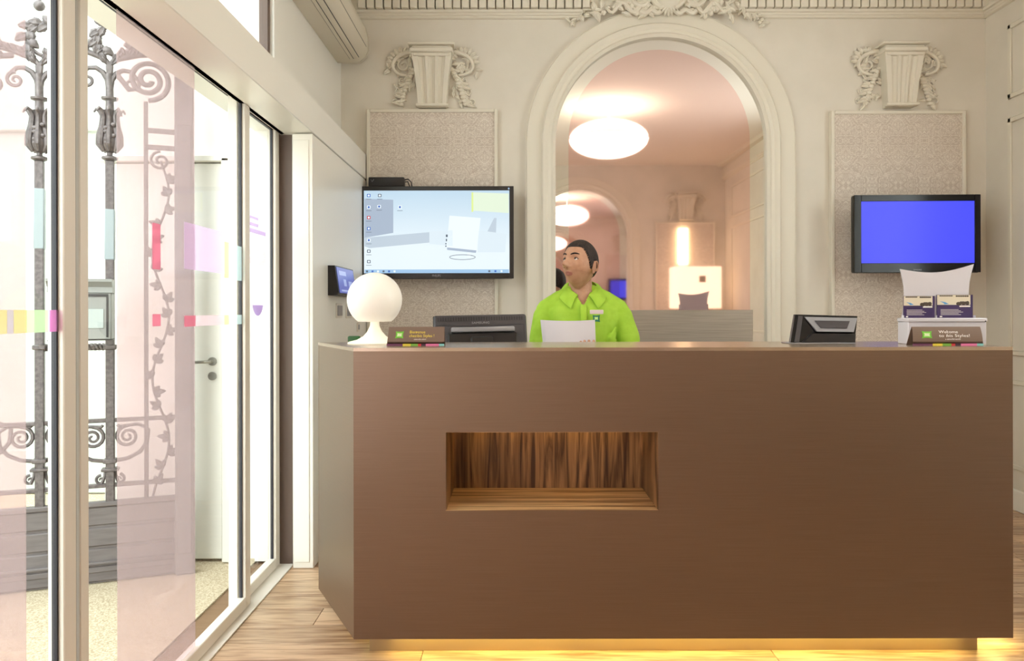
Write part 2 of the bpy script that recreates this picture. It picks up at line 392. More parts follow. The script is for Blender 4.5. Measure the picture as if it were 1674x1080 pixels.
def bracket(px, yw, s, label):
    """fluted plaster corbel; rises from the fabric panel; leaves and scrolls at both sides"""
    t = thing('plaster_corbel', label, 'moulding', (px, yw, 0), 0 if s < 0 else PI)
    z0, z1 = Z(179, YB), Z(95, YB)
    m = MB()   # tapered body, front carved with three flutes
    rings = []
    for z, hw, d in ((z0, .090, .075), (z0+.16, .103, .09), (z1, .128, .115)):
        r = [Vector((-hw, 0, z)), Vector((-hw, -d, z))]
        for c in (-.5, 0, .5):
            cx = c*hw*1.05; fw = hw*.19
            for a, dd in ((-1, 0), (-.8, .012), (0, .02), (.8, .012), (1, 0)): r.append(Vector((cx+a*fw, -d+(dd if z < z1 else dd), z)))
        r += [Vector((hw, -d, z)), Vector((hw, 0, z))]; rings.append(r)
    m.rings(rings); m.build('fluted_body', PLASTER, t, ang=25)
    m = MB(); m.box(-.106, .106, -.094, -.05, z0+.001, z0+.018, .004); m.build('fillet', PLASTER, t)
    m = MB(); m.box(-.118, .118, -.118, 0, z1-.022, z1, .004); m.build('fillet', PLASTER, t)
    m = MB(); m.box(-.138, .138, -.135, 0, z1, z1+.028, .006); m.box(-.128, .128, -.12, 0, z1+.028, z1+.045, .01, seg=2); m.box(-.15, .15, -.14, 0, z1+.045, z1+.062, .005); m.build('abacus', PLASTER, t)
    for sd in (-1, 1):
        m = MB(); rn = random.Random(int(px*100)+sd)
        pts = [Vector((sd*(.13+.13*math.sin(PI*k/14*.9)), -.03, z1+.03-.075*(1-math.cos(PI*k/14)))) for k in range(15)]
        m.tube(pts, [.015-.007*k/14 for k in range(15)], 8)
        m.tube(spiral(sd*.19, z1-.05, .045, .012, PI/2, sd*-1.2, -.012), .007, 8)
        for k in range(9):
            a = PI*.9*k/8 if sd > 0 else PI-PI*.9*k/8
            leaf(m, (sd*.2+.055*math.cos(a), -.01, z1-.03+.05*math.sin(a)), a, .05, .016)
        for k in range(14): leaf(m, (sd*(.15+.14*rn.random()), -.004, z1-.10+.12*rn.random()), rn.uniform(0, 2*PI), .05, .015)
        m.build('scroll', PLASTER, t)
        m = MB()
        for k in range(20): leaf(m, (sd*(.125+.11*rn.random()), -.002, z1-.11-.19*rn.random()), rn.uniform(0, 2*PI), .045, .012)
        for k in range(11):
            tt = k/10; cx = sd*(.125+.03*math.sin(3*tt)+.08*tt*tt); cz = z1-.08-tt*.225
            m.ball((cx, -.018, cz), (.016+.006*rn.random(), .016, .014), 8)
            leaf(m, (cx, -.008, cz), (rn.uniform(-.9, .3) if sd > 0 else PI-rn.uniform(-.9, .3)), .05+.03*rn.random(), .013)
            if k % 3 == 0: m.tube(spiral(cx+sd*.05, cz-.005, .022, .006, rn.random()*6, 1.2, -.008, 12), .005, 6)
        m.build('garland', PLASTER, t)
    return t
bracket(X(709, YB), YB, -1, 'fluted plaster corbel with leafy garlands above the left fabric panel')
bracket(X(1466, YB), YB, -1, 'fluted plaster corbel with leafy garlands above the right fabric panel')
bracket(X(1466, YB), YF, 1, 'fluted plaster corbel across the room, seen in the mirror above a lit panel')

# cartouche over the arch
ct = thing('plaster_cartouche', 'moulded plaster cartouche of scrolls, shells and leaves on top of the mirror arch', 'moulding', (X(1090, YB), YB-.05, 0))
zt = Z(0, YB)
m = MB(); m.ball((0, -.01, zt+.03), (.1, .06, .13), 20); m.tube(spiral(0, zt+.03, .115, .115, 0, 1, -.02, 30), .018, 8); m.build('shield', PLASTER, ct)
for sd in (-1, 1):
    m = MB()
    m.tube(spiral(sd*.17, zt-.01, .075, .012, PI/2 if sd > 0 else PI/2, -sd*1.6, -.02), .016, 8)
    m.tube(spiral(sd*.30, zt+.0, .055, .01, 0, sd*1.4, -.015), .013, 8)
    m.tube([(sd*(.12+.28*k/14), -.015, zt-.075+.035*math.sin(k*.9)) for k in range(15)], [.02-.01*k/14 for k in range(15)], 8)
    m.tube([(sd*(.05+.13*k/10), -.02, zt-.105-.01*math.sin(k)) for k in range(11)], .016, 8)
    m.build('scroll', PLASTER, ct)
    m = MB(); rn = random.Random(5+sd)
    for k in range(46):
        tt = rn.random(); cx = sd*(.10+.42*tt); cz = zt-.115+.12*tt**2*0+rn.uniform(-.0, .15)*(1-tt*.3)
        leaf(m, (cx, .0, cz), rn.uniform(0, 2*PI), .045+.03*rn.random(), .014+.006*rn.random(), .007)
    for k in range(26):
        tt = k/25; cx = sd*(.33+.30*tt); cz = zt-.02-.14*tt**1.4+rn.uniform(-.012, .012)
        leaf(m, (cx, .03, cz), rn.uniform(0, 2*PI), .035+.02*rn.random(), .012); m.ball((cx, .035, cz), .012, 6)
    for k in range(16): m.ball((sd*rn.uniform(.08, .42), -.012, zt-rn.uniform(-.03, .12)), rn.uniform(.012, .02), 8)
    m.build('foliage', PLASTER, ct)
m = MB()
for k in range(9): leaf(m, (0, -.01, zt-.06), PI+PI*(k+.5)/9, .075, .014, .009)
m.build('shell', PLASTER, ct)
for o in ct.children:
    for v in o.data.vertices: v.co.z = min(v.co.z, ZC-.004)

# ------------------------------------------------------------------ fabric wall panels
def fabric_panel(x0, x1, ztop, yw, s, label):
    cxp = (x0+x1)/2; hw = (x1-x0)/2; t = thing('fabric_panel', label, 'wall panel', (cxp, yw, .3), 0 if s < 0 else PI)
    H = ztop-.3
    m = MB(); m.box(-hw+.014, hw-.014, -.038, -.002, .014, H-.014, .002); m.build('damask_fabric', DAM, t)
    m = MB()
    for a in ((-hw, -hw+.022, 0, H), (hw-.022, hw, 0, H), (-hw+.022, hw-.022, 0, .022), (-hw+.022, hw-.022, H-.022, H)):
        m.box(a[0], a[1], -.048, -.002, a[2], a[3], .003)
    m.build('frame', PLASTER, t)
fabric_panel(X(600, 4.96), X(814, 4.96), Z(178, 4.96), YB, -1, 'framed beige damask fabric panel behind the computer desktop screen')
fabric_panel(X(1359, 4.96), X(1579, 4.96), Z(182, 4.96), YB, -1, 'framed beige damask fabric panel behind the blue television')
fabric_panel(X(1359, 4.96), X(1579, 4.96), Z(182, 4.96), YF, 1, 'damask fabric panel across the room, visible only in the mirror')

# ------------------------------------------------------------------ glass doors on the left
def pane(name, x, y0, y1, z0, z1, st0, st1, rail_b, rail_t, th=.02):
    d = thing(name, 'x', 'x', (x, 0, 0)); del d['label'], d['category']; struct(d)
    m = MB(); m.box(-th, th, y0, y0+st0, z0, z1, .003); m.build('stile', ALU, d)
    m = MB(); m.box(-th, th, y1-st1, y1, z0, z1, .003); m.build('stile', ALU, d)
    m = MB(); m.box(-th, th, y0+st0, y1-st1, z0, z0+rail_b, .003); m.build('bottom_rail', ALU, d)
    m = MB(); m.box(-th, th, y0+st0, y1-st1, z1-rail_t, z1, .003); m.build('top_rail', ALU, d)
    m = MB(); m.box(-.003, .003, y0+st0, y1-st1, z0+rail_b, z1-rail_t); m.build('glass_pane', GLASS, d)
    m = MB()
    for (a, b, c, e) in ((y0+st0, y0+st0+.007, z0+rail_b, z1-rail_t), (y1-st1-.007, y1-st1, z0+rail_b, z1-rail_t), (y0+st0, y1-st1, z1-rail_t-.006, z1-rail_t)):
        m.box(-.006, .006, a, b, c, e)
    m.build('rubber_seal', SEAL, d)
    return d
def decal(d, y0, y1, z0, z1, mat, name='film_strip', x=.0045):
    m = MB(); m.box(x-.0008, x+.0008, y0, y1, z0, z1); return m.build(name, mat, d)
YG = lambda px, x=-1.111: x*F/(px-CX)
ZG = lambda px, py, x=-1.111: EYE-(py-CY)*YG(px, x)/F
DT = 2.118
pA = pane('door_1', -1.09, -1.2, YG(125, -1.07), .006, DT, .05, .052, .045, .02)
pB = pane('door_2', -1.13, YG(131, -1.11), YG(409, -1.11), .006, DT, .04, .055, .047, .02)
pC = pane('door_3', -1.16, 3.14, 3.70, .006, DT, .04, .055, .047, .02)
# the dark slot of the sliding track between the leaves
m = MB(); m.box(XG-.05, XG+.01, YG(126, -1.09), YG(131.5, -1.09), 0, DT); m.build('track_brush', SEAL, pB).location = (1.13, 0, 0)
m = MB(); m.box(XG-.075, XG+.035, YF, 3.71, DT, DT+.012); m.build('head_track', SEAL, wall_left)
m = MB(); m.box(XL, XG-.0, YF, 3.70, 2.086, DT+.002); m.build('soffit', ALU, wall_left)
m = MB(); m.box(XG-.075, XG+.035, YF, 3.71, 0, .006); m.build('floor_track', ALU, wall_left)
YELF = film('yellow_film', (.97,.95,.66,1), (.95,.93,.7,1), .35); GRNF = film('green_film', (.80,.97,.72,1), (.8,.95,.74,1), .35)
MAGF = film('magenta_film', (.84,.45,.74,1), (.84,.5,.75,1), .4); GRYF = film('grey_film', (.84,.85,.9,1), (.84,.85,.88,1), .35)
ROSEF = film('rose_film', (.95,.52,.64,1), (.95,.58,.68,1), .35); LILF = film('lilac_film', (.90,.80,.95,1), (.9,.82,.94,1), .3)
CYAF = film('pale_cyan_film', (.85,.96,.98,1), (.88,.96,.98,1), .3); PPKF = film('pale_pink_film', (.94,.82,.88,1), (.95,.86,.9,1), .3)
PURF = film('purple_film', (.74,.62,.86,1), (.8,.7,.88,1), .5); LPUF = film('pale_purple_film', (.92,.88,.97,1), (.93,.9,.97,1), .5)
WHF = film('white_film', (.97,.96,.98,1), (.97,.96,.98,1), .55)
xa, xb = -1.085, -1.126
decal(pA, -1.1, YG(42, xa), .052, 2.09, PINKF, 'pink_film')
zA0, zA1 = EYE-.035, EYE+.004
for a, b, mt in ((-60, 10, YELF), (10, 21, GRYF), (21, 42, YELF), (42, 77, GRNF), (80, 103, MAGF)):
    ya, yb = YG(a, xa), YG(b, xa); decal(pA, ya+.0005, yb-.0005, EYE-.047, EYE+.004, mt, 'colour_strip', .0065)
decal(pB, YG(191, xb), YG(318, xb), .054, 2.09, PINKF, 'pink_film')
for a, b, z0, z1, mt in ((248, 261, 1.184, 1.222, ROSEF), (300, 318, 1.178, 1.216, ROSEF), (318, 366, 1.178, 1.216, PPKF), (366, 373, 1.178, 1.216, YELF), (373, 394, 1.178, 1.216, CYAF),
                        (248, 261, 1.362, 1.506, ROSEF), (300, 366, 1.375, 1.535, LILF), (366, 373, 1.36, 1.50, YELF), (373, 394, 1.355, 1.495, CYAF)):
    decal(pB, YG(a, xb), YG(b, xb), z0, z1, mt, 'colour_strip', .0065)
# sticker sheet on the last leaf
yc = -1.155
def sk(a, b, t, c, mt, nm='sticker'):
    ya, yb = YG(a, yc), YG(b, yc); ym = (ya+yb)/2
    decal(pC, ya, yb, EYE-(c-CY)*ym/F, EYE-(t-CY)*ym/F, mt, nm, .0065)
sk(407, 422, 353, 357, PURF); sk(407, 423, 357, 364, LPUF); sk(407, 422, 364, 369, PURF)
sk(407, 434, 375, 382, PURF); sk(407, 434, 382, 397, WHF); sk(407, 434, 397, 403, LPUF)
sk(407, 434, 408, 418, PPKF); sk(407, 434, 420, 431, PPKF)
m = MB(); zc_, yc_ = 1.23+.055, YG(421, yc)
m.prism([(yc_+.075*math.cos(2*PI*k/28), zc_+.075*math.sin(2*PI*k/28)) for k in range(28)], .0045, .006, 'x'); m.build('round_sticker', LPUF, pC)
m = MB(); m.prism([(yc_+.075*math.cos(PI*1.12+PI*.76*k/14), zc_+.075*math.sin(PI*1.12+PI*.76*k/14)) for k in range(15)], .006, .0075, 'x'); m.build('round_sticker_band', PURF, pC)

# ------------------------------------------------------------------ outside: porch with ironwork and door
m = MB(); m.box(-7, XL-.15, -3, 9, -.12, -.004); struct(m.build('floor_outside', MAT))
m = MB(); m.box(-2.05, XL-.13, 3.82, 3.95, -.1, 3.4); wo = struct(m.build('wall_outside', WHITE))
m = MB(); m.box(-9, -2.05, 5.2, 5.4, -.1, 5.5); m.box(-9.0, -2.05, 5.16, 5.2, 2.45, 2.52, .01); m.box(-9.0, -2.05, 5.17, 5.2, 0, .3, .01); m.box(-9.2, -9, -4, 5.4, -.1, 5.5)
struct(m.build('wall_courtyard', add_noise(M('pale_render', C(188,194,188), .9), ns=2, c1=C(185,191,184), c2=C(191,197,191))))
dd = thing('door_4', 'x', 'x', (-1.50, 3.82, 0)); del dd['label'], dd['category']; struct(dd)
m = MB(); m.box(-.50, .055, -.05, -.005, .01, Z(266, 3.77), .004); m.build('door_leaf', WHITE, dd)
m = MB(); m.box(.06, .10, -.075, 0, 0, Z(258, 3.77), .004); m.box(-.55, .10, -.075, 0, Z(264, 3.77), Z(254, 3.77), .004); m.build('door_frame', WHITE, dd)
hx, hz = X(345, 3.75)+1.50, Z(590, 3.75)
m = MB(); m.tube([(hx, -.052, hz), (hx, -.060, hz)], .021, 16); m.tube([(hx, -.055, hz), (hx, -.085, hz), (hx-.02, -.095, hz), (hx-.09, -.098, hz-.003)], .0075, 8, True)
m.tube([(hx, -.052, hz-.072), (hx, -.060, hz-.072)], .021, 16); m.build('door_handle', M('satin_steel', C(170,168,160), .3, .9), dd)

GR = math.atan2(.2, .5); GC, GS = math.cos(GR), math.sin(GR)
gate = thing('ironwork_gate', 'ornate grey cast-iron gate of scrolls, posts and vines outside the glass doors', 'gate', (-2.09, 3.4, 0), GR)
def G(px, py):
    a = (px-CX)/F; u = (3.4*a+2.09)/(GC-GS*a); Y = 3.4+GS*u
    return Vector((u, 0, EYE-(py-CY)*Y/F))
S = .00275
for k, (a, b) in enumerate(((815, 0), (0, 0))): pass
gb0, gb1 = G(-140, 500).x, G(318, 500).x
for k, (z0, z1) in enumerate(((.005, .06), (.07, .155), (.165, .25), (.26, .345))):
    m = MB(); m.box(gb0, gb1, -.012, .012, z0, z1, .006); m.build('base_board', IRONW, gate)
m = MB(); m.box(gb0, gb1, -.004, .01, 0, .36); m.box(gb0, gb1, -.022, .016, .345, .368, .005); m.box(gb0, gb1, -.02, -.01, .05, .075, .003); m.box(gb0, gb1, -.026, -.01, .085, .098, .003); m.build('base_rail', IRONW, gate)
for py in (689, 797):
    z = G(100, py).z; m = MB(); m.box(gb0, gb1, -.012, .012, z-.009, z+.009, .003); m.build('rail', IRON, gate)
def curl(m, cx, cz, r, a0, turns, rad, y=0): m.tube(spiral(cx, cz, r, r*.12, a0, turns, y, 30), [rad*(1-.4*k/30) for k in range(31)], 7)
def post(px):
    b = G(px, 500); u = b.x; zt_ = G(px, 262).z; zb_ = .36
    m = MB(); m.box(u-.018, u+.018, -.018, .018, zb_, zt_, .003); m.build('post', IRON, gate)
    # acanthus vase
    zz = lambda py: G(px, py).z
    m = MB(); m.lathe([(.02, zz(262)), (.034, zz(259)), (.034, zz(256)), (.012, zz(253)), (.012, zz(249)), (.028, zz(246)), (.043, zz(238)), (.045, zz(230)), (.036, zz(215)), (.026, zz(200)), (.022, zz(188)), (.03, zz(180)), (.018, zz(179))], (u, 0, 0), 20)
    for k in range(8):
        a = 2*PI*k/8
        pts = [Vector((u+r*math.cos(a), r*math.sin(a), zz(py))) for py, r in ((246, .03), (236, .046), (222, .044), (205, .034), (190, .031), (182, .042), (179, .056), (183, .062))]
        m.tube(pts, [.006, .012, .013, .011, .009, .008, .007, .005], 7, True)
    for k in range(6): m.tube(spiral(u, 0, .016, .003, k, 1.1, 0, 10), .004, 5) if False else m.ball((u+.02*math.cos(k*2.1), -.042, zz(205+6*k)), (.012, .008, .01), 7)
    m.build('acanthus_vase', IRON, gate)
    m = MB(); m.tube([(u, 0, zz(182)), (u, 0, zz(158)), (u-.002, 0, zz(120))], [.019, .017, .017], 10); m.lathe([(.004, zz(166)), (.034, zz(162)), (.036, zz(159)), (.01, zz(156))], (u, 0, 0), 20); m.build('neck', IRON, gate)
    # branches
    m = MB()
    for sd in (-1, 1):
        q = lambda dx, py: Vector((u+sd*dx*S, 0, zz(py)))
        m.tube([q(0, 150), q(3, 130), q(10, 118), q(20, 112), q(31, 113), q(38, 120)], [.014, .013, .012, .011, .01, .009], 7, True)
        curl(m, u+sd*33*S, zz(133), .036, PI/2, -sd*1.5, .009)
        m.tube([q(0, 125), q(-2, 108), q(8, 96), q(24, 90), q(44, 84), q(58, 82)], [.013, .012, .013, .014, .013, .012], 7, True)
        leaf(m, tuple(q(6, 100)), PI/2-sd*.5, .05, .018, .006); leaf(m, tuple(q(-4, 104)), PI/2+sd*.7, .05, .015, .006)
        for k in range(5): leaf(m, tuple(q(12+9*k, 92-2*k)), PI/2+sd*(random.uniform(-1.2, 1.2)), .045, .015, .006)
    m.build('branch', IRON, gate)
    # leafy wreath
    m = MB(); c = Vector((u+10*S, 0, zz(64)))
    for k in range(22):
        a = 2*PI*k/22; rr = .074
        if 3.9 < a < 5.3 : continue
        m.ball((c.x+rr*math.cos(a), random.uniform(-.01, .01), c.z+rr*math.sin(a)), (.015, .012, .015), 7)
        leaf(m, (c.x+rr*math.cos(a), 0, c.z+rr*math.sin(a)), a+random.uniform(-.9, .9)+PI/2, .06, .022, .006)
    m.tube([(c.x+.07*math.cos(2*PI*k/24), 0, c.z+.07*math.sin(2*PI*k/24)) for k in range(25)], .009, 6); m.build('wreath', IRON, gate)
    m = MB(); m.ball((u, 0, zz(8)), .024, 10); m.tube([(u, 0, zz(8)), (u+.004, 0, zz(-25))], .008, 6); m.build('finial', IRON, gate)
    # lower scrolls and foot
    for sd in (-1, 1):
        m = MB(); cz = zz(713)
        curl(m, u+sd*26*S, cz, .05, PI/2 if sd > 0 else PI/2, sd*2.0, .0085)
        m.tube([(u+sd*26*S, 0, cz+.05), (u+sd*13*S, 0, cz+.047), (u+sd*11*S, 0, zz(693))], .008, 6)
        m.tube([(u+sd*57*S, 0, zz(704)), (u+sd*55*S, 0, zz(725)), (u+sd*44*S, 0, zz(740)), (u+sd*26*S, 0, zz(749)), (u+sd*6*S, 0, zz(752))], .009, 7, True)
        m.tube([(u+sd*26*S, 0, cz+.05), (u+sd*42*S, 0, cz+.054), (u+sd*54*S, 0, cz+.035), (u+sd*57*S, 0, zz(704))], .008, 6)
        m.build('scroll', IRON, gate)
        m = MB(); curl(m, u+sd*14*S, zz(782), .022, PI/2 if sd > 0 else PI/2, -sd*1.3, .007); m.tube([(u+sd*7*S, 0, zz(765)), (u+sd*8*S, 0, zz(776)), (u+sd*13*S, 0, zz(789))], .008, 6); m.build('foot_scroll', IRON, gate)
    m = MB(); m.box(u-.036, u+.036, -.026, .026, zz(768), zz(763), .003); m.box(u-.028, u+.028, -.024, .024, zz(755), zz(748), .003); m.build('collar', IRON, gate)
    m = MB(); m.box(u-.026, u+.026, -.028, .028, zz(570), zz(562), .004); m.build('collar', IRON, gate)
    m = MB(); m.box(u-.021, u+.021, -.021, .021, zz(424 if px > 100 else 406), zz(341 if px > 100 else 307), .004); m.build('frosted_sleeve', M('pale_blue_sleeve', C(150,162,168), .4), gate, label='pale blue frosted sleeve')
for px in (65, 180, -52): post(px)
# twisted bar
a, b = G(65, 567), G(180, 567); m = MB()
for ph in (0, PI):
    m.tube([(a.x+(b.x-a.x)*k/60, .009*math.cos(k*.9+ph), a.z+.009*math.sin(k*.9+ph)) for k in range(61)], .009, 6)
m.build('twisted_bar', IRON, gate)
# dark upright column and vine panel
u0, u1 = G(286, 500).x, G(317, 500).x
m = MB(); m.box(u0, u1, -.04, .04, 0, G(300, 88).z, .006); m.box(u0+.01, u1-.01, -.046, -.04, .1, 2.1, .003); m.build('column', IRONW, gate)
uv = G(239, 500).x
m = MB(); m.box(uv-.009, uv+.009, -.009, .009, .36, G(239, 165).z, .002); m.build('vine_frame', IRON, gate)
for py in (213, 240): z = G(255, py).z; m = MB(); m.box(uv, u0, -.008, .008, z-.011, z+.011, .002); m.build('cross_bar', IRON, gate)
m = MB(); c = G(243, 130); m.tube(spiral(c.x, c.z, .095, .016, -PI/2, 2.2, 0, 50), [.012]*51, 8); m.build('large_scroll', IRON, gate)
m = MB(); a, b = G(190, 92), G(256, 50); m.tube([a, (a+b)/2+Vector((0, 0, -.02)), b], .014, 8); a, b = G(205, 75), G(238, 42); m.tube([a, b], .011, 8)
a, b = G(190, 118), G(212, 146); m.tube([a, b, G(226, 143)], .012, 8); m.build('brace', IRON, gate)
m = MB(); um = (uv+u0)/2; hv = (u0-uv)/2-.014
pts = []
zt_, zb_ = G(260, 262).z, G(260, 812).z
for k in range(90): t = k/89; pts.append(Vector((um+hv*.75*math.sin(t*17), 0, zt_+(zb_-zt_)*t)))
m.tube(pts, .006, 6); m.tube(spiral(um, zt_+.0, .045, .012, PI/2, 1.4), .007, 6); m.build('vine_stem', IRON, gate)
for k in range(5, 88, 4):
    p0 = pts[k]; sd = 1 if (k//4) % 2 else -1; m = MB(); ang = (0.5 if sd > 0 else PI-.5)+random.uniform(-.6, .6)
    for da, ll in ((0, .05), (.8, .036), (-.8, .036)): leaf(m, tuple(p0), ang+da, ll, .013, .004)
    m.build('vine_leaf', IRON, gate)

# letterbox hung on the gate posts
lb = thing('letterbox', 'grey metal letterbox with sloped hood outside, hung between the two gate posts', 'letterbox', G(65, 500)*0+Vector((0,0,0)))
ga, gb = G(88, 553), G(188, 457)
lb.location = Vector((-2.09, 3.4, 0))+Vector((GC*ga.x+GS*.03, GS*ga.x-GC*.03, 0)); lb.rotation_euler = (0, 0, GR)
wl = gb.x-ga.x
m = MB(); m.box(0, wl, -.11, .0, ga.z, ga.z+.205, .004); m.build('box', GREYBOX, lb)
m = MB(); m.prism([(-.11, ga.z+.206), (0, ga.z+.206), (0, gb.z), (-.135, gb.z), (-.135, gb.z-.012), (-.105, gb.z-.035)], -.004, wl+.004, 'x'); m.build('hood', GREYBOX, lb)
m = MB(); m.box(.012, wl-.03, -.113, -.109, ga.z+.05, ga.z+.135, .001); m.build('name_plate', M('pale_plate', C(168,178,178), .3), lb)
m = MB(); m.box(.012, wl-.012, -.114, -.109, ga.z+.188, ga.z+.2); m.box(wl-.02, wl-.012, -.114, -.109, ga.z+.01, ga.z+.2); m.box(-.003, wl+.003, -.112, -.001, ga.z-.004, ga.z, .001); m.build('slot', BLACK, lb)

# ------------------------------------------------------------------ air conditioner
ac = thing('air_conditioner', 'long cream wall-mounted air conditioner high above the glass doors', 'air conditioner', (XL, 3.72, 2.82))
prof = [(0,0),(.10,-.008),(.15,-.002),(.185,.03),(.2,.07),(.2,.15),(.185,.21),(.14,.245),(0,.25)]
ACM = M('aged_ac_plastic', C(214,206,190), .45)
m = MB(); m.prism(prof, 0, 1.15, 'y'); 
for e in [e for e in m.bm.edges]: pass
m.build('body', ACM, ac, ang=50)
m = MB(); m.prism([(q[0]*1.0+(.004 if q[0] > 0 else 0), q[1]+(.0)) for q in prof], 1.15, 1.18, 'y'); m.build('end_cap', M('ac_end', C(206,198,184), .45), ac, ang=50)
# rounded nose of the casing and the dark louvre openings on the sloping underside
def slant(m, t0, t1, off, y0, y1, th):    # between profile points (.10,-.008) and (.2,.07)
    A = Vector((.045, -.006)); 
    seq = [Vector(q) for q in prof[1:6]]
    seg = []; L = [0]
    for a_, b_ in zip(seq, seq[1:]): L.append(L[-1]+(b_-a_).length)
    def at(t):
        s_ = t*L[-1]
        for i in range(len(seq)-1):
            if s_ <= L[i+1]+1e-9:
                f = (s_-L[i])/(L[i+1]-L[i]); d = (seq[i+1]-seq[i]).normalized(); nn = Vector((d.y, -d.x)); return seq[i]+(seq[i+1]-seq[i])*f, nn
    ns_ = 5; o1, o2 = [], []
    for i in range(ns_+1):
        q, nn = at(t0+(t1-t0)*i/ns_); o1.append(q+nn*off); o2.append(q+nn*(off-th))
    m.prism([tuple(v) for v in o1+o2[::-1]], y0, y1, 'y')
m = MB(); slant(m, .0, .28, .0015, .02, 1.08, .004); m.build('air_outlet', BLACK, ac)
m = MB(); slant(m, .015, .10, .004, .025, 1.075, .004); m.build('louvre', ACM, ac)
m = MB(); slant(m, .125, .255, .004, .025, 1.075, .004); m.build('louvre', ACM, ac)
m = MB(); slant(m, .66, .675, .0012, .0, 1.1, .004); m.build('front_seam', BLACK, ac)

# ------------------------------------------------------------------ reception counter
YC, YK = 2.705, 3.2
kx0, kx1 = X(577.5, YC), X(1655.5, YC); kb0, kb1 = X(520, YK), kx1
zt, zb = 1.10, .07
nx0, nx1, nz0, nz1 = X(728, YC), X(1076, YC), Z(834, YC), Z(706, YC)
ctr = thing('reception_counter', 'long bronze brushed-metal reception counter with a wooden niche in its front', 'counter', (0, YC, 0))
def L(x, y, z): return Vector((x, y-YC, z))
m = MB()
V = lambda x, z: m.bm.verts.new(L(x, YC, z))
g = [[V(x, z) for x in (kx0, nx0, nx1, kx1)] for z in (zb, nz0, nz1, zt-.012)]
for j in range(3):
    for i in range(3):
        if (i, j) != (1, 1): m.bm.faces.new((g[j][i], g[j][i+1], g[j+1][i+1], g[j+1][i]))
r = bmesh.ops.extrude_face_region(m.bm, geom=m.bm.faces[:]); bmesh.ops.translate(m.bm, vec=(0, .012, 0), verts=[v for v in r['geom'] if isinstance(v, bmesh.types.BMVert)])
m.build('front_panel', METAL, ctr)
m = MB(); m.prism([(kx0, .0), (kx0+.012, .012), (kb0+.012, YK-YC), (kb0, YK-YC)], zb, zt-.012, 'z'); m.build('left_side_panel', METAL, ctr)
m = MB(); m.prism([(kx1-.012, .012), (kx1, 0), (kb1, YK-YC), (kb1-.012, YK-YC)], zb, zt-.012, 'z'); m.build('right_side_panel', METAL, ctr)
m = MB(); m.prism([(kx0, 0), (kx1, 0), (kb1, YK-YC), (kb0, YK-YC)], zt-.012, zt, 'z'); m.build('counter_top', TOPM, ctr)
m = MB(); m.prism([(kx0+.013, .013), (kx1-.013, .013), (kb1-.013, YK-YC-.01), (kb0+.013, YK-YC-.01)], zb, zb+.012, 'z'); m.build('underside', METAL, ctr)
m = MB(); m.box(kb0+.014, kb1-.014, YK-YC-.009, YK-YC, zb, zt-.013); m.build('back_panel', WHITE, ctr)
m = MB(); m.box(X(603, 2.77), X(1597, 2.77), .065, .40, 0, zb-.0005, .001); m.build('plinth', M('plinth_metal', C(170,150,118), .4, .6), ctr)
nb = 3.045-YC
m = MB(); m.box(nx0, nx1, nb, nb+.015, nz0, nz1); m.build('niche_back', ZV, ctr)
m = MB(); m.box(nx0, nx1, .0121-.012, nb, nz0-.014, nz0+.001); m.build('niche_shelf', ZH, ctr)
m = MB(); m.box(nx0-.014, nx0+.002, .0005, nb, nz0, nz1); m.build('niche_side', ZV, ctr)
m = MB(); m.box(nx1-.002, nx1+.014, .0005, nb, nz0, nz1); m.build('niche_side', ZV, ctr)
m = MB(); m.box(nx0, nx1, .0005, nb, nz1-.001, nz1+.014); m.build('niche_ceiling', ZH, ctr)
for k in range(5):
    xx = nx0+.14+.118*k; m = MB(); m.tube([(xx, nb-.05, nz1-.0012), (xx, nb-.05, nz1-.006)], .014, 12); m.build('spot_light', M('warm_spot', C(255,220,130), .5, emit=(1,.75,.3,1), es=16), ctr)
m = MB(); m.box(X(640, 2.75), X(1570, 2.75), .035, .05, zb-.004, zb-.0005); m.box(X(1625, 2.8), X(1640, 2.8), .06, .38, zb-.004, zb-.0005); m.box(-.55, -.545, .15, .4, zb-.004, zb-.0005); m.build('led_strip', LEDM, ctr)
# lower work surface on the staff side
m = MB(); m.box(-.75, 1.7, YK-YC+.001, 3.62-YC, .75, .78, .004); m.build('work_surface', WHITE, ctr)
for xx in (-.74, .98, 1.68): m = MB(); m.box(xx-.01, xx+.01, YK-YC+.001, 3.60-YC, 0, .75); m.build('desk_support', WHITE, ctr)

# ------------------------------------------------------------------ globe table lamp
Yl = 3.06; lx = X(612.5, Yl); k_ = Yl/F
lamp = thing('globe_lamp', 'white opal globe table lamp with flared base on the left end of the counter', 'lamp', (lx, Yl, 1.1001))
rg = 44.5*k_; zc = Z(489.5, Yl)-1.10
m = MB(); pr = []
for k in range(25):
    a = -math.asin(min(1, (525-489.5)/44.5))+(PI/2+math.asin((525-489.5)/44.5))*k/24
    pr.append((rg*math.cos(a), zc+rg*math.sin(a)))
m.lathe(pr, seg=48); m.build('globe', OPAL, lamp, ang=60)
zn = zc-(525-489.5)*k_
m = MB(); m.lathe([(.0, 0), (.106, 0), (.108, .004), (.100, .009), (.07, .016), (.045, .03), (.028, .05), (.019, zn*.8), (.0175, zn+.002)], seg=40); m.build('base', OPALB, lamp, ang=60)

# small green pouch and socket strip behind the lamp
m = MB(); m.box(-.026, .026, -.01, .01, 0, .027, .006, seg=2)
o = m.build('green_case', M('dark_green_plastic', C(30,84,34), .5)); o.location = (X(579, 3.17), 3.17, 1.1002)
tag(o, 'small dark green case on the counter behind the globe lamp', 'case')

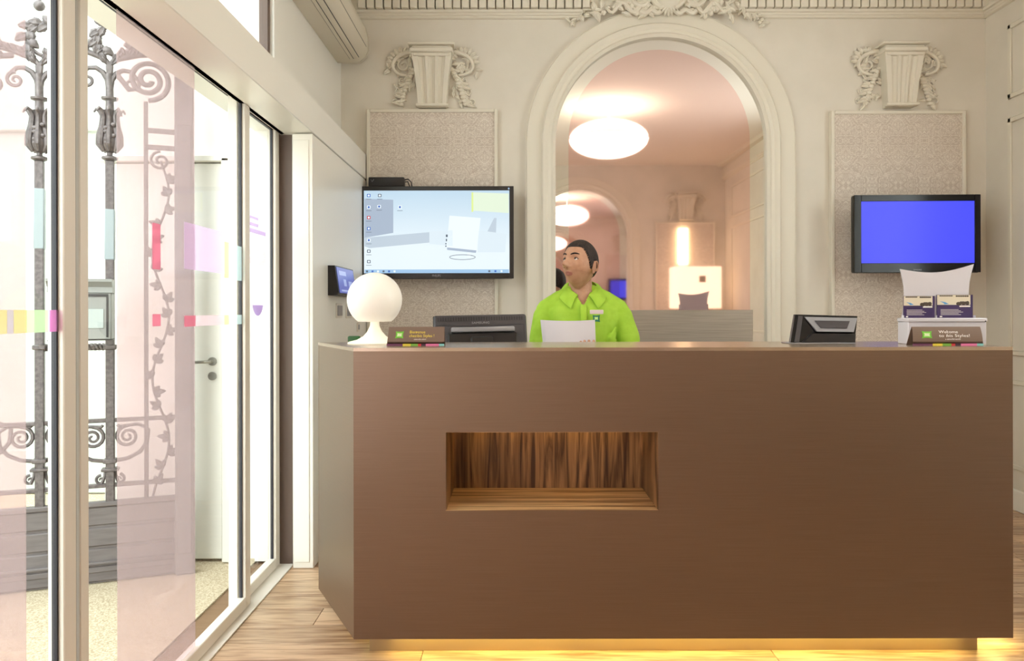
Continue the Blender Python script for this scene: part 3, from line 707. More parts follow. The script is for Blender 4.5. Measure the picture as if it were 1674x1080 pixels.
# ------------------------------------------------------------------ tent cards
def pillow(m, cx, cz, w_, h_, y, mat=None):
    pts = []
    for (a, b) in (((-1, 1), (1, 1)), ((1, 1), (1, -1)), ((1, -1), (-1, -1)), ((-1, -1), (-1, 1))):
        for k in range(7):
            t = k/7; x_, z_ = a[0]+(b[0]-a[0])*t, a[1]+(b[1]-a[1])*t; s_ = 1-.16*math.sin(PI*t)
            if a[0] == b[0]: x_ *= s_
            else: z_ *= s_
            pts.append((cx+x_*w_/2, cz+z_*h_/2))
    m.prism(pts, y-.0004, y, 'y', mat)
PGREEN = M('logo_green', C(112,190,58), .5); PGLIGHT = M('logo_pale_green', C(196,232,150), .5)
YEL = M('yellow_print', C(240,216,84), .6); WPR = M('white_print', C(244,238,234), .6); STR = [M('stripe_'+a, c, .6) for a, c in (('plum', C(110,60,92)), ('yellow', C(226,208,70)), ('green', C(120,180,70)), ('red', C(206,52,60)), ('aubergine', C(64,28,52)), ('pink', C(224,120,170)), ('aqua', C(130,200,200)))]
def tent_card(name, label, px0, px1, py0, py1, Yc, l1, l2, l3, tcol, curved):
    x0, x1 = X(px0, Yc), X(px1, Yc); w_ = x1-x0; h_ = (py1-py0)*Yc/F+.004
    t = thing(name, label, 'sign', ((x0+x1)/2, Yc, 1.1002)); tilt = Matrix.Rotation(R(-14), 4, 'X'); hw = w_/2
    def bend(mb):
        for v in mb.bm.verts:
            z = v.co.z/h_
            if curved: v.co.y += .018*z*z+.0*z; v.co.x -= 0
            else: v.co.y += .02*z
            v.co.x += -(1-z)*.0 if v.co.x > 0 else (.006*z)
    m = MB()
    for k in range(8): m.box(-hw, hw, 0, .0012, h_*k/8, h_*(k+1)/8)
    bmesh.ops.remove_doubles(m.bm, verts=m.bm.verts, dist=1e-5); bend(m); m.build('card', BROWN, t)
    m = MB(); m.box(-hw, hw, .045, .0462, 0, .003); m.rings([[Vector((x_, y_, z_)) for x_, y_, z_ in ((-hw, .0462, 0), (hw, .0462, 0), (hw, .0474, 0), (-hw, .0474, 0))], [Vector((x_, y_, z_)) for x_, y_, z_ in ((-hw+.006, .0198, h_), (hw, .0198, h_), (hw, .0212, h_), (-hw+.006, .0212, h_))]]); m.build('card_back', BROWN, t)
    m = MB(); lxp = -hw+w_*.20; lz = h_*.58
    pillow(m, lxp, lz, w_*.145, h_*.38, -.0006); m.mi = 1; pillow(m, lxp, lz, w_*.09, h_*.2, -.0011)
    m.mi = 2; m.text('ibis', h_*.17, lxp, -.0016, lz-h_*.05, align='CENTER'); bend(m); m.build('logo', [PGREEN, PGLIGHT, WPR], t)
    m = MB(); tx = -hw+w_*.37
    m.text(l1, h_*.21, tx, -.0008, h_*.66, width=w_*.29); m.text(l2, h_*.21, tx, -.0008, h_*.46, width=w_*.45)
    m.mi = 1; m.text(l3, h_*.11, tx+w_*.09, -.0008, h_*.31, width=w_*.22); bend(m); m.build('lettering', [tcol, WPR], t)
    m = MB(); xs_ = [0, .28, .42, .545, .60, .68, .91, 1.0]
    for k in range(7): m.mi = k; m.box(-hw+w_*xs_[k], -hw+w_*xs_[k+1], -.002, 0, 0, .0075)
    m.build('colour_stripe', STR, t)
tent_card('tent_card', 'brown folded sign with yellow lettering beside the globe lamp', 632, 726, 533, 562, 2.86, 'Bienvenue', 'chez ibis Styles !', 'un monde coloré', YEL, False)
tent_card('tent_card', 'brown curved sign with white lettering in front of the brochure holder', 1492, 1607, 539, 568, 2.80, 'Welcome', 'to ibis Styles!', 'a colourful world', WPR, True)

# ------------------------------------------------------------------ brochure holder
Yh = 2.93; hx = X(1540, Yh); kk = Yh/F
ACR = M('white_acrylic', C(212,210,218), .25)
bh = thing('brochure_holder', 'white brochure holder with concave back at the right end of the counter', 'brochure holder', (hx, Yh, 1.1002))
def hp(px, py): return ((px-1540)*kk, Z(py, Yh)-1.1002)
pts = []
for k in range(13):     # top edge, sagging
    t = k/12; q = hp(1478+t*122, 440-t*8); pts.append((q[0], q[1]-.022*math.sin(PI*t)))
for k in range(1, 10):
    t = k/9; q = hp(1600-2*t, 432+t*92); pts.append((q[0]-.018*math.sin(PI*t)*1.0, q[1]))
for k in range(0, 10):
    t = k/9; q = hp(1480-2*t, 524-t*84); pts.append((q[0]+.014*math.sin(PI*t), q[1]))
m = MB(); m.prism(pts, .030, .034, 'y'); m.build('back_plate', ACR, bh, ang=30)
hw0, hw1 = hp(1478, 0)[0], hp(1605, 0)[0]
m = MB(); m.box(hw0, hw1, -.03, .05, 0, .085, .003); m.build('base_box', ACR, bh)
m = MB(); m.box(hw0-.002, hw1+.002, -.034, .052, .085, .100, .003); m.build('ledge', ACR, bh)
m = MB(); m.ball((hw1-.006, -.033, .088), (.004, .002, .003), 8); m.build('screw', BLACK, bh)
bz = hp(0, 520)[1]
for px in (1481, 1535, 1599): x_ = hp(px, 0)[0]; m = MB(); m.box(x_-.0015, x_+.0015, .016, .03, .100, .110); m.build('divider', ACR, bh)
PURP = M('purple_print', C(58,40,88), .4); SANDP = M('sand_print', C(222,212,190), .5); ROCK = M('rock_print', C(74,62,52), .5); BLUP = M('blue_print', C(96,160,214), .5)
def brochure(pxa, pxb, pyt, label):
    xa_, xb_ = hx+hp(pxa, 0)[0], hx+hp(pxb, 0)[0]; w_ = xb_-xa_; h_ = (520-pyt)*kk
    t = thing('brochure', label, 'brochure', ((xa_+xb_)/2, Yh+.022, 1.1002+.1003), group='brochures in the white holder')
    hw = w_/2; m = MB(); m.box(-hw, hw, 0, .004, 0, h_); m.build('cover', PURP, t)
    m = MB(); m.box(-hw+.0005, hw*.86, -.0006, 0, h_*.56, h_*.99); m.mi = 1
    rk = random.Random(3)
    for k in range(16): m.ball((hw*(.15+.6*k/16), -.0006, h_*(.60+.05*rk.random())), (.006, .0006, .006*rk.uniform(.6, 1.4)), 8)
    for k in range(6): m.ball((-hw*.8+hw*.12*k*1.0, -.0006, h_*.95), (.006, .0005, .0022), 8)
    for k in range(6): m.ball((hw*(.1+.12*k), -.0006, h_*.94), (.005, .0005, .003), 8)
    m.mi = 2; m.prism([(-hw*.85, h_*.72), (-hw*.55, h_*.68), (-hw*.35, h_*.60), (-hw*.6, h_*.58), (-hw*.62, h_*.63)], -.0012, -.0004)
    m.build('photo_print', [SANDP, ROCK, BLUP], t)
    m = MB(); m.box(hw*.25, hw*.85, -.0008, 0, h_*.47, h_*.53)
    for k in range(5): m.box(-hw*.8, hw*(.2+.25*((k*7) % 3)/2), -.0006, 0, h_*(.35-.055*k), h_*(.35-.055*k)+.0012)
    m.box(-hw*.85, -hw*.72, -.0008, 0, h_*.03, h_*.08); m.build('text_lines', WPR, t)
brochure(1482, 1533, 484, 'left of the two purple brochures with a beach photo in the white holder')
brochure(1537, 1596, 482, 'right of the two purple brochures, wider, in the white holder')

# ------------------------------------------------------------------ computer monitors on the staff side
def monitor_back():
    Ym = 3.46; t = thing('computer_monitor', 'black computer monitor seen from behind, beside the brown tent card', 'monitor', (X(786, Ym), Ym, .7802))
    t.rotation_euler = (0, 0, R(7)); k2 = Ym/F
    rot = Matrix.Translation((0, 0, .31)) @ Matrix.Rotation(R(-13), 4, 'X') @ Matrix.Rotation(R(-1), 4, 'Y')
    W2, H2 = .212, .125
    m = MB(); m.box(-W2, W2, -.012, .02, -H2-.04, H2, .012, mat=rot, seg=3); m.build('rear_housing', DARKG, t)
    m = MB(); m.box(-W2-.001, W2+.001, .018, .026, -H2-.042, H2+.002, .003, mat=rot); m.build('front_bezel', BLACKG, t)
    m = MB(); m.box(-W2+.015, W2-.015, .0255, .027, -H2-.02, H2-.012, mat=rot); m.build('screen', M('dim_screen', C(40,60,90), .2, emit=C(170,190,210), es=.6), t)
    m = MB()   # bulged lower back
    rings = []
    for x_ in [(-1+2*k/12) for k in range(13)]:
        s_ = 1-.5*abs(x_)**4
        rings.append([rot @ Vector((x_*W2*.93, a*s_+.0, b)) for a, b in ((0, H2-.035-.012*(1-x_*x_)), (-.026, H2-.05-.012*(1-x_*x_)), (-.040, 0), (-.04, -H2-.02), (0, -H2-.03))])
    m.rings(rings); m.build('bulge', DARKG, t)
    m = MB()
    for k in range(34): xx = -W2*.9+k*W2*1.8/33; m.box(xx-.0015, xx+.0015, -.0135, -.011, H2-.03, H2-.012, mat=rot)
    m.build('vent_slots', BLACK, t, kind='stuff')
    m = MB(); m.box(-.135, .15, -.062, -.034, .035, .058, .006, mat=rot, seg=2); m.build('reflection_bar', MIDG, t)  # bright reflection across the bulge, put in as a pale grey bar
    m = MB(); m.box(-.15, .16, -.052, -.036, -.13, .034, .006, mat=rot); m.build('recess', BLACK, t)
    m = MB(); m.box(-.05, .05, -.075, -.04, -.15, .012, .006, mat=rot); m.tube([(0, -.04, .2), (0, -.03, .02)], .028, 14); m.box(-.12, .12, -.13, .09, 0, .014, .006); m.build('stand', BLACK, t)
    m = MB(); m.text('SAMSUNG', .014, 0, 0, 0, mat=rot @ Matrix.Translation((0, -.0285, .078)), align='CENTER', width=.08); m.build('lettering', MIDG, t)
monitor_back()
Yt = 2.97; k2 = Yt/F
tm = thing('touch_terminal', 'small black point-of-sale screen leaning back on the counter, seen from behind', 'monitor', (X(1349, Yt), Yt, 1.1002))
def tp(px, py): return ((px-1349)*k2, (563-py)*k2)
def quadbox(m, pts, y0s, th):
    f = [Vector((p[0], y, p[1])) for p, y in zip(pts, y0s)]; m.rings([f, [v+Vector((0, th, 0)) for v in f]])
dpt = (.0, .0, .07, .07)
m = MB(); quadbox(m, [tp(1292, 561), tp(1397, 562), tp(1413, 518), tp(1309, 515)], (.0, .0, .06, .06), .018); m.build('screen_housing', BLACKG, tm)
m = MB(); quadbox(m, [tp(1298, 560), tp(1306, 560), tp(1321, 518), tp(1314, 517)], (-.004, -.004, .054, .054), .006); m.build('side_rib', DARKG, tm)
m = MB(); quadbox(m, [tp(1338, 543), tp(1398, 544), tp(1411, 521), tp(1323, 519)], (.012, .012, .050, .050), .012); m.build('speaker_grille', MIDG, tm)
m = MB(); quadbox(m, [tp(1345, 537), tp(1388, 538), tp(1396, 526), tp(1338, 525)], (.018, .018, .036, .036), .006); m.build('grille_inset', DARKG, tm)
m = MB(); quadbox(m, [tp(1310, 560), tp(1396, 561), tp(1399, 547), tp(1330, 546)], (-.012, -.012, .0, .0), .02); m.build('rear_cover', BLACK, tm)
m = MB(); m.box(tp(1290, 0)[0], tp(1396, 0)[0], -.02, .09, 0, .005, .002); m.build('foot_plate', MIDG, tm)

# ------------------------------------------------------------------ wall televisions
def emis(name, c, s=.8): return M(name, (.01, .01, .01, 1), .25, emit=c, es=s, spec=.2)
Ytv = 4.84; kt = Ytv/F
tv = thing('wall_screen', 'large black wall screen showing a pale blue computer desktop with icons', 'television', (X(713.5, Ytv), Ytv, Z(379.5, Ytv)))
hw, hh = 253*kt/2, 151*kt/2
def T(px, py): return ((px-713.5)*kt, (379.5-py)*kt)
m = MB(); m.box(-hw, hw, .012, .075, -hh, hh, .012); m.build('housing', BLACK, tv)
m = MB(); x0, z1 = T(595, 311); x1, z0 = T(833, 446)
for a in ((-hw, x0, -hh, hh), (x1, hw, -hh, hh), (x0, x1, z1, hh), (x0, x1, -hh, z0)): m.box(a[0], a[1], 0, .014, a[2], a[3], .0015)
m.build('bezel', M('bezel_grey_black', C(38,36,36), .3), tv)
SC = [emis('scr_base', C(206,228,238)), emis('scr_white', C(234,244,250)), emis('scr_box', C(168,182,200)), emis('scr_pale', C(218,232,240)), emis('scr_green', C(222,238,150)),
      emis('scr_lime', C(224,238,214)), emis('scr_dark', C(96,106,118)), emis('scr_bar', C(160,196,228)), emis('scr_red', C(200,50,56)), emis('scr_blue', C(70,110,190)), emis('scr_shade', C(190,204,216))]
# smooth gradient on the picture itself
n, l, p = nodes(SC[0]); tc = n.new('ShaderNodeTexCoord'); sp_ = n.new('ShaderNodeSeparateXYZ'); l.new(tc.outputs['Object'], sp_.inputs[0])
mr = n.new('ShaderNodeMapRange'); mr.inputs[1].default_value = -hh; mr.inputs[2].default_value = hh; l.new(sp_.outputs['Z'], mr.inputs[0])
rp = n.new('ShaderNodeValToRGB'); rp.color_ramp.elements[0].color = C(228,240,246); rp.color_ramp.elements[1].color = C(186,212,230); rp.color_ramp.elements[0].position = .35
l.new(mr.outputs[0], rp.inputs[0]); l.new(rp.outputs[0], p.inputs['Emission Color'])
m = MB(); m.box(x0-.002, x1+.002, .004, .012, z0-.002, z1+.002); m.build('screen', SC[0], tv)
m = MB()
def poly(mi, pts, y=.0035, th=.0005): m.mi = mi; m.prism([T(*q) for q in pts], y, y+th)
poly(2, [(596, 324), (643, 326), (643, 380), (596, 388)]); poly(10, [(596, 388), (643, 384), (702, 379), (702, 396), (604, 405), (596, 402)])
poly(3, [(702, 378), (740, 376), (740, 402), (702, 398)]); poly(4, [(771, 314), (774, 314), (774, 346), (771, 346)]); poly(5, [(774, 314), (832, 316), (832, 348), (774, 344)])
poly(1, [(735, 352), (786, 356), (779, 412), (730, 405)]); poly(2, [(731, 404), (779, 409), (778, 413), (731, 408)], .003); poly(3, [(782, 376), (828, 382), (826, 412), (781, 412)])
poly(10, [(797, 378), (808, 356), (812, 356), (811, 380)]); poly(1, [(764, 412), (770, 412), (769, 420), (764, 420)], .003)
for (a, b, c, d) in ((729, 383, 732, 387), (729, 390, 731, 394), (728, 397, 730, 399), (728, 401, 730, 403)): poly(6, [(a, b), (c, b), (c, d), (a, d)], .003)
m.mi = 6; m.tube([(T(756, 420)[0]+21*kt*math.cos(2*PI*k/32), .003, T(756, 420)[1]+4*kt*math.sin(2*PI*k/32)) for k in range(33)], .0018, 5)
poly(7, [(596, 440), (832, 440), (832, 446), (596, 446)], .003)
m.build('desktop_picture', SC, tv)
m = MB(); m.mi = 0
ic = [(603, 319, 9), (621, 319, 6), (603, 338, 1), (620, 337, 1), (603, 355, 8), (603, 373, 9), (603, 392, 1), (603, 410, 6), (603, 427, 6), (654, 338, 1)]
for px, py, c in ic:
    m.mi = c; q = T(px, py); m.box(q[0]-.011, q[0]+.011, .0018, .003, q[1]-.010, q[1]+.010, .003)
    m.mi = 1 if c != 1 else 9; m.ball((q[0], .0018, q[1]), (.007, .0006, .007), 8)
    m.mi = 6; m.box(q[0]-.017, q[0]+.017, .0018, .0024, q[1]-.024, q[1]-.0215)
for k in range(9): m.mi = (6, 9, 1)[k % 3]; q = T(600+9*k if k < 6 else 790+10*(k-5), 443); m.box(q[0]-.006, q[0]+.006, .0018, .003, q[1]-.006, q[1]+.006)
m.build('desktop_icons', SC, tv)
m = MB(); m.text('PHILIPS', .022, 0, -.001, -hh+.011, align='CENTER', width=.052); m.build('lettering', MIDG, tv)
m = MB(); q = T(832, 308); m.ball((q[0], 0, q[1]), (.006, .002, .006), 8); m.build('indicator', emis('led_blue', C(160,190,220)), tv)
m = MB(); m.box(-.2, .2, .075, .11, -.15, .15, .004); m.build('wall_bracket', BLACK, tv)

mb_ = thing('media_box', 'small black media box with cable on top of the large wall screen', 'electronic box', (X(635, 4.88), 4.88, Z(304, 4.84)+.0005))
k3 = 4.88/F
m = MB(); m.box(-31*k3, 27*k3, -.03, .03, 0, 15.5*k3, .006, seg=2); m.build('case', BLACK, mb_)
m = MB(); m.tube([(26*k3, 0, .045), (33*k3, -.01, .05), (38*k3, -.01, .03), (39*k3, -.01, .006)], .004, 6, True); m.tube([(26*k3, .01, .035), (32*k3, 0, .035), (35*k3, 0, .006)], .004, 6, True); m.build('cable', BLACK, mb_)
m = MB(); q = -25*k3; m.tube([(q-.008, -.0305, .045), (q, -.0305, .03), (q+.012, -.0305, .046)], .002, 5); m.build('mark', MIDG, mb_)

Yv = 4.72; kv = Yv/F
tv2 = thing('television', 'black flat television with a plain blue screen above the brochure holder', 'television', (X(1499, Yv), Yv, Z(383, Yv)), R(-2))
hw, hh = 204*kv/2, 128*kv/2
m = MB(); m.box(-hw, hw, .0, .05, -hh, hh, .012, seg=2); m.box(-hw+.03, hw-.06, .05, .11, -hh+.05, hh-.05, .02, seg=2); m.build('housing', BLACKG, tv2)
x0, x1, z0, z1 = (1409-1499)*kv, (1591-1499)*kv, (383-431)*kv, (383-330)*kv
m = MB()
for a in ((-hw+.002, x0, -hh+.002, hh-.002), (x1, hw-.002, -hh+.002, hh-.002), (x0, x1, z1, hh-.002), (x0, x1, -hh+.002, z0)): m.box(a[0], a[1], -.008, .004, a[2], a[3], .002)
m.build('bezel', BLACKG, tv2)
BLS = M('blue_screen', (.01,.01,.04,1), .3, emit=C(72,78,250), es=.82, spec=.25)
m = MB(); m.box(x0, x1, -.002, .002, z0, z1); m.build('screen', BLS, tv2)
m = MB(); m.text('SAMSUNG', .013, 0, -.0085, -hh+.014, align='CENTER', width=.05); m.build('lettering', MIDG, tv2)
m = MB(); m.box(-.12, .12, .11, .232, -.1, .1, .004); m.build('wall_bracket', BLACK, tv2)

# ------------------------------------------------------------------ wall tablet, switches on the pier
wt = thing('wall_tablet', 'small tilted tablet with blue screen on the white pier beside the big screen', 'tablet', (-.967, 3.95, 1.23))
ta, tb_ = 0, .44
m = MB(); z0_, z1_ = Z(482, 3.95)-1.23, Z(433, 3.95)-1.23
m.prism([(0, z0_), (.052, z0_), (.058, z0_+.008), (.036, z1_), (0, z1_)], 0, .44, 'y'); m.build('case', BLACK, wt)
def tl(t, s_, off): # t along y, s_ up the face
    return Vector((.058+( .036-.058)*s_+off, t, z0_+.008+(z1_-z0_-.008)*s_))
m = MB(); m.rings([[tl(.02, .04, .001), tl(.42, .04, .001), tl(.42, .96, .001), tl(.02, .96, .001)], [tl(.02, .04, .003), tl(.42, .04, .003), tl(.42, .96, .003), tl(.02, .96, .003)]]); m.build('screen', emis('tablet_blue', C(104,112,178)), wt)
m = MB()
for (a, b, c, d) in ((.06, .22, .68, .84), (.14, .2, .3, .55), (.26, .34, .25, .5), (.06, .3, .1, .16)):
    m.rings([[tl(a, c, .0032), tl(b, c, .0032), tl(b, d, .0032), tl(a, d, .0032)], [tl(a, c, .0038), tl(b, c, .0038), tl(b, d, .0038), tl(a, d, .0038)]])
m.build('screen_graphics', emis('tablet_pale', C(160,172,216)), wt)
def plate(y, z, w_, h_, label, kind='switch_plate'):
    t = thing(kind, label, 'switch', (-.967, y, z))
    m = MB(); m.box(0, .006, -w_/2, w_/2, -h_/2, h_/2, .002); m.build('frame', ALU, t)
    m = MB(); m.box(.006, .01, -w_/2+.015, w_/2-.015, -h_/2+.012, h_/2-.012, .002); m.build('rocker', MIDG, t)
plate(4.19, Z(507, 4.19), .14, .08, 'metal switch plate on the white pier below the tablet')
plate(4.43, Z(508, 4.43), .14, .08, 'metal switch plate on the white pier partly hidden by the globe lamp')
plate(4.70, Z(534, 4.70), .06, .055, 'small socket low on the white pier just above the lamp base')

# ------------------------------------------------------------------ ceiling lamps, and the floor lamp seen in the mirror
def pendant(x, y, label):
    t = thing('pendant_lamp', label, 'lamp', (x, y, 2.98))
    m = MB(); m.ball((0, 0, .04), (.41, .41, .19), 40); m.build('shade', LAMPM, t)
    m = MB(); m.tube([(.41*math.cos(2*PI*k/48), .41*math.sin(2*PI*k/48), .04) for k in range(49)], .006, 6); m.build('rim', WHITE, t)
    m = MB(); m.tube([(0, 0, .2), (0, 0, .36)], .01, 8); m.tube([(0, 0, .36), (0, 0, .379)], .06, 20); m.build('stem', WHITE, t)
pendant(.98, 1.97, 'round glowing disc lamp hanging from the ceiling, seen in the mirror')
fl = thing('floor_lamp', 'big square cream lamp shade on dark stand, seen in the mirror beside the man', 'lamp', (X(1131, 10.9), -.75, 0))
m = MB(); m.box(-.33, .33, -.16, .16, 1.26, 1.84, .01); m.build('shade', SHADEM, fl)
m = MB(); m.box(-.36, .40, -.16, .16, 1.18, 1.21, .004); m.box(-.03, .03, -.03, .03, .02, 1.26); m.box(-.2, .2, -.14, .14, 0, .02, .004); m.build('stand', BLACK, fl)
m = MB(); m.box(.02, .11, .160, .163, 1.62, 1.71); m.build('emblem', M('grey_emblem', C(170,150,130), .5), fl)
# glowing block added in place of the floor lamp's light on the wall
wl_ = thing('wall_glow', 'glowing upright block added for the lamp glow on the wall, seen in the mirror above the cream lamp shade', 'lamp', (X(1120, 11), YF+.05, 1.95))
m = MB(); m.box(-.07, .07, .0, .05, -.05, .48, .01); m.build('glow_block', M('warm_wall_glow', C(255,240,200), .5, emit=(1,.8,.45,1), es=4.5), wl_)

# ------------------------------------------------------------------ the receptionist
Yp = 3.75; px0 = X(953, Yp)
man = thing('person', 'man with short dark hair in lime green polo shirt, seated behind the counter, looking up', 'person', (px0, Yp, 0))
HC = P(948, 433, Yp)-Vector((px0, Yp, 0))      # head centre, local
HM = Matrix.Translation(HC) @ Matrix.Rotation(R(-42), 4, 'Z') @ Matrix.Rotation(R(-9), 4, 'X') @ Matrix.Scale(1.0, 4)
def ga(x, s_): return math.exp(-(x/s_)**2)
def head_pt(th, ph, off=0.0):
    dx, dy, dz = math.cos(ph)*math.sin(th), -math.cos(ph)*math.cos(th), math.sin(ph)    # th=0 is the face
    x, y, z = .076*dx, (.094 if dy < 0 else .100)*dy, .118*dz
    # squarer cranium
    k = 1+.05*abs(math.sin(2*ph))*(1 if z > 0 else .3); x *= k; y *= k
    t = max(0, min(1, (-z-.005)/.10))
    x *= 1-.30*t**1.3
    if y > 0: y *= 1-.45*t
    else: y *= 1-.02*t
    fr = max(0, -dy)**2
    f = 0
    if fr > 0:
        f += .010*ga(x, .010)*ga(z-.005, .022)                      # bridge
        f += .036*ga(x, .0135)*ga(z+.024, .013)                      # nose tip
        f += .018*ga(x, .009)*ga(z+.006, .02)
        f += .008*(ga(x-.013, .008)+ga(x+.013, .008))*ga(z+.029, .008)  # nostril wings
        f += .006*ga(abs(x)-.028, .022)*ga(z-.034, .009)             # brow ridge
        f -= .013*ga(abs(x)-.031, .014)*ga(z-.014, .011)             # eye sockets
        f += .005*ga(abs(x)-.045, .018)*ga(z+.02, .018)              # cheekbones
        f += .007*ga(x, .026)*ga(z+.058, .020)                       # mouth mound
        f += .0035*ga(x, .020)*ga(z+.0535, .0045)+.0045*ga(x, .018)*ga(z+.065, .0055)
        f -= .004*ga(x, .022)*ga(z+.0592, .0022)
        f += .009*ga(x, .022)*ga(z+.094, .016)                       # chin
        f -= .003*ga(x, .02)*ga(z+.078, .006)
        y -= f*fr
    n_ = Vector((dx, dy, dz))
    return Vector((x, y, z))+n_*off
def head_mesh(mb, off=0.0, nu=96, nv=72):
    rings = []
    for j in range(1, nv):
        ph = -PI/2+PI*j/nv; rings.append([HM @ head_pt(2*PI*i/nu, ph, off) for i in range(nu)])
    mb.rings(rings)
body = MB(); head_mesh(body)
for sd in (-1, 1):     # ears
    rot = (HM.to_3x3() @ Matrix.Rotation(sd*R(18), 3, 'Z'))
    c = HM @ Vector((sd*.080, .012, -.013)); body.ball(c, (.008, .018, .031), 14, rot)
    body.tube([HM @ Vector((sd*.086, .018+.016*math.cos(a), -.009+.026*math.sin(a))) for a in [PI*(-.1+1.15*k/10)-.5 for k in range(11)]], .0045, 6, True)
    body.ball(HM @ Vector((sd*.081, .006, -.038)), (.006, .007, .009), 8, rot)
# neck, chest, arms and legs
body.tube([HC+Vector((.0, .035, .0)), HC+Vector((.005, .04, -.07)), HC+Vector((.006, .045, -.115)), Vector((0, .05, 1.275))], [.05, .056, .060, .075], 20)
def ring(cx, cy, z, a, b, n_=28, p_=2.5):
    out = []
    for k in range(n_):
        t = 2*PI*k/n_; c_, s_ = math.cos(t), math.sin(t)
        out.append(Vector((cx+a*math.copysign(abs(c_)**(2/p_), c_), cy+b*math.copysign(abs(s_)**(2/p_), s_), z)))
    return out
TOR = [(.70,.155,.12,.03),(.85,.15,.115,.025),(1.0,.150,.12,.02),(1.10,.158,.125,.02),(1.18,.172,.115,.025),(1.235,.185,.098,.03),(1.275,.14,.08,.04),(1.315,.075,.062,.048)]
body.rings([ring(0, cy, z, a-.012, b-.012) for z, a, b, cy in TOR])
ARM = {1: [Vector((.178, .03, 1.222)), Vector((.218, -.01, 1.10)), Vector((.228, -.05, .975)), Vector((.15, -.19, .985)), Vector((.06, -.26, 1.005))],
       -1: [Vector((-.178, .03, 1.222)), Vector((-.205, -.01, 1.10)), Vector((-.212, -.05, .975)), Vector((-.205, -.18, .975)), Vector((-.195, -.26, .99))]}
for sd in (-1, 1):
    body.tube(ARM[sd], [.05, .044, .040, .034, .026], 14, True)
# legs, seated on a high stool
for sd in (-1, 1):
    body.tube([(sd*.085, .02, .68), (sd*.10, -.2, .65), (sd*.11, -.36, .64), (sd*.11, -.37, .57), (sd*.11, -.30, .40), (sd*.10, -.22, .21)], [.085, .075, .06, .058, .05, .036], 14, True)
    body.tube([(sd*.10, -.19, .19), (sd*.10, -.25, .18), (sd*.105, -.36, .165)], [.036, .036, .026], 12, True)
# hands: palm, four fingers, thumb
def hand(mb, wrist, dirn, palmn, sd):
    d = dirn.normalized(); nrm = (palmn-d*palmn.dot(d)).normalized(); s_ = d.cross(nrm)*sd
    mb.ball(wrist+d*.045, (.040, .016, .05), 14, Matrix((s_, nrm, d)).transposed())
    for k, (o_, L_) in enumerate(((.030, .070), (.010, .080), (-.010, .074), (-.029, .058))):
        p0 = wrist+d*.075+s_*o_; pts_ = [p0-d*.02, p0, p0+d*L_*.42+nrm*.010, p0+d*L_*.62+nrm*.03, p0+d*L_*.60+nrm*.048]
        mb.tube(pts_, [.009, .009, .0085, .008, .007], 10, True)
    p0 = wrist+d*.02+s_*.03; mb.tube([p0, p0+s_*.02+d*.02+nrm*.01, p0+s_*.02+d*.045+nrm*.028, p0+s_*.008+d*.062+nrm*.035], [.013, .011, .010, .008], 10, True)
hand(body, ARM[1][4]+Vector((-.02, -.015, .005)), Vector((-.35, -.6, .25)), Vector((-.2, -.1, 1)), 1)
hand(body, ARM[-1][4]+Vector((.0, -.02, .005)), Vector((.15, -.7, .25)), Vector((.2, -.1, 1)), -1)
body = remesh(body, .0028, 1)
IM = HM.inverted()
for f in body.bm.faces:
    c = IM @ f.calc_center_median(); f.material_index = 0
    if c.y < -.045 and abs((c.z+.0598)/.0105) < 1 and abs(c.x) < .0215*(1-((c.z+.0598)/.0105)**2)**.5: f.material_index = 1
    elif -.125 < c.z < -.040 and c.y < .01 and abs(c.x) < .09: f.material_index = 2
body.build('body', [SKIN, LIPS, SKIND], man, ang=80)
# eyes
LASH = M('lash_brown', C(70,44,34), .6); EYW = M('eye_white', C(226,220,212), .25); IRI = M('dark_iris', C(44,28,20), .2)
for sd in (-1, 1):
    e = Vector((sd*.0305, -.0695, .013)); look = Vector((-.05, -.95, .32)).normalized(); m = MB()
    m.ball(HM @ e, .0125, 16); m.mi = 1; m.ball(HM @ (e+look*.0058), .0083, 14); m.build('eye', [EYW, IRI], man, ang=80)
    m = MB(); m.tube([HM @ (e+Vector((sd*a, -.0118+.003*abs(a/.012)**2+.002, .0072-.005*(a/.012)**2))) for a in (-.0145, -.007, 0, .007, .0145)], .0024, 6, True)
    m.build('eyelid', LASH, man, ang=80)
    m = MB(); m.tube([HM @ Vector((sd*(.014+.034*t), head_pt(math.asin(min(.99, (.014+.034*t)/.076)), .34).y-.002+.0*t,   .033+.006*math.sin(PI*t*.8))) for t in (0, .25, .5, .75, 1)], [.003, .0042, .0042, .0034, .0018], 6, True)
    m.build('eyebrow', HAIR, man, ang=80)
for sd in (-1, 1):
    m = MB(); m.ball(HM @ Vector((sd*.0085, -.1085, -.0345)), (.004, .004, .0028), 8); m.build('nostril', LIPS, man, ang=80)
# hair
def hair_mask(v):
    x, y, z = v
    line = .073 if y < -.055 else (.073-(y+.055)/.04*.092 if y < -.015 else -.02-(y+.015)*.4)
    if y > .03: line = -.038-(y-.03)*.5
    if abs(x) < .03 and y < -.03: line = min(line, .082)
    if .0 < y < .028 and abs(x) > .06: line = .016
    return z-line
m = MB(); nu, nv = 120, 90; grid = {}
for j in range(1, nv):
    ph = -PI/2+PI*j/nv
    for i in range(nu):
        th = 2*PI*i/nu; v = head_pt(th, ph); k = hair_mask(v)
        if k > -.004: grid[i, j] = m.bm.verts.new(HM @ head_pt(th, ph, -.003+.0095*min(1, max(0, (k+.004)/.014))))
for j in range(1, nv-1):
    for i in range(nu):
        q = [(i, j), ((i+1) % nu, j), ((i+1) % nu, j+1), (i, j+1)]
        if all(a in grid for a in q): m.bm.faces.new([grid[a] for a in q])
top = [grid[i, nv-1] for i in range(nu)]; m.bm.faces.new(top)
m.build('hair', HAIR, man, ang=80)
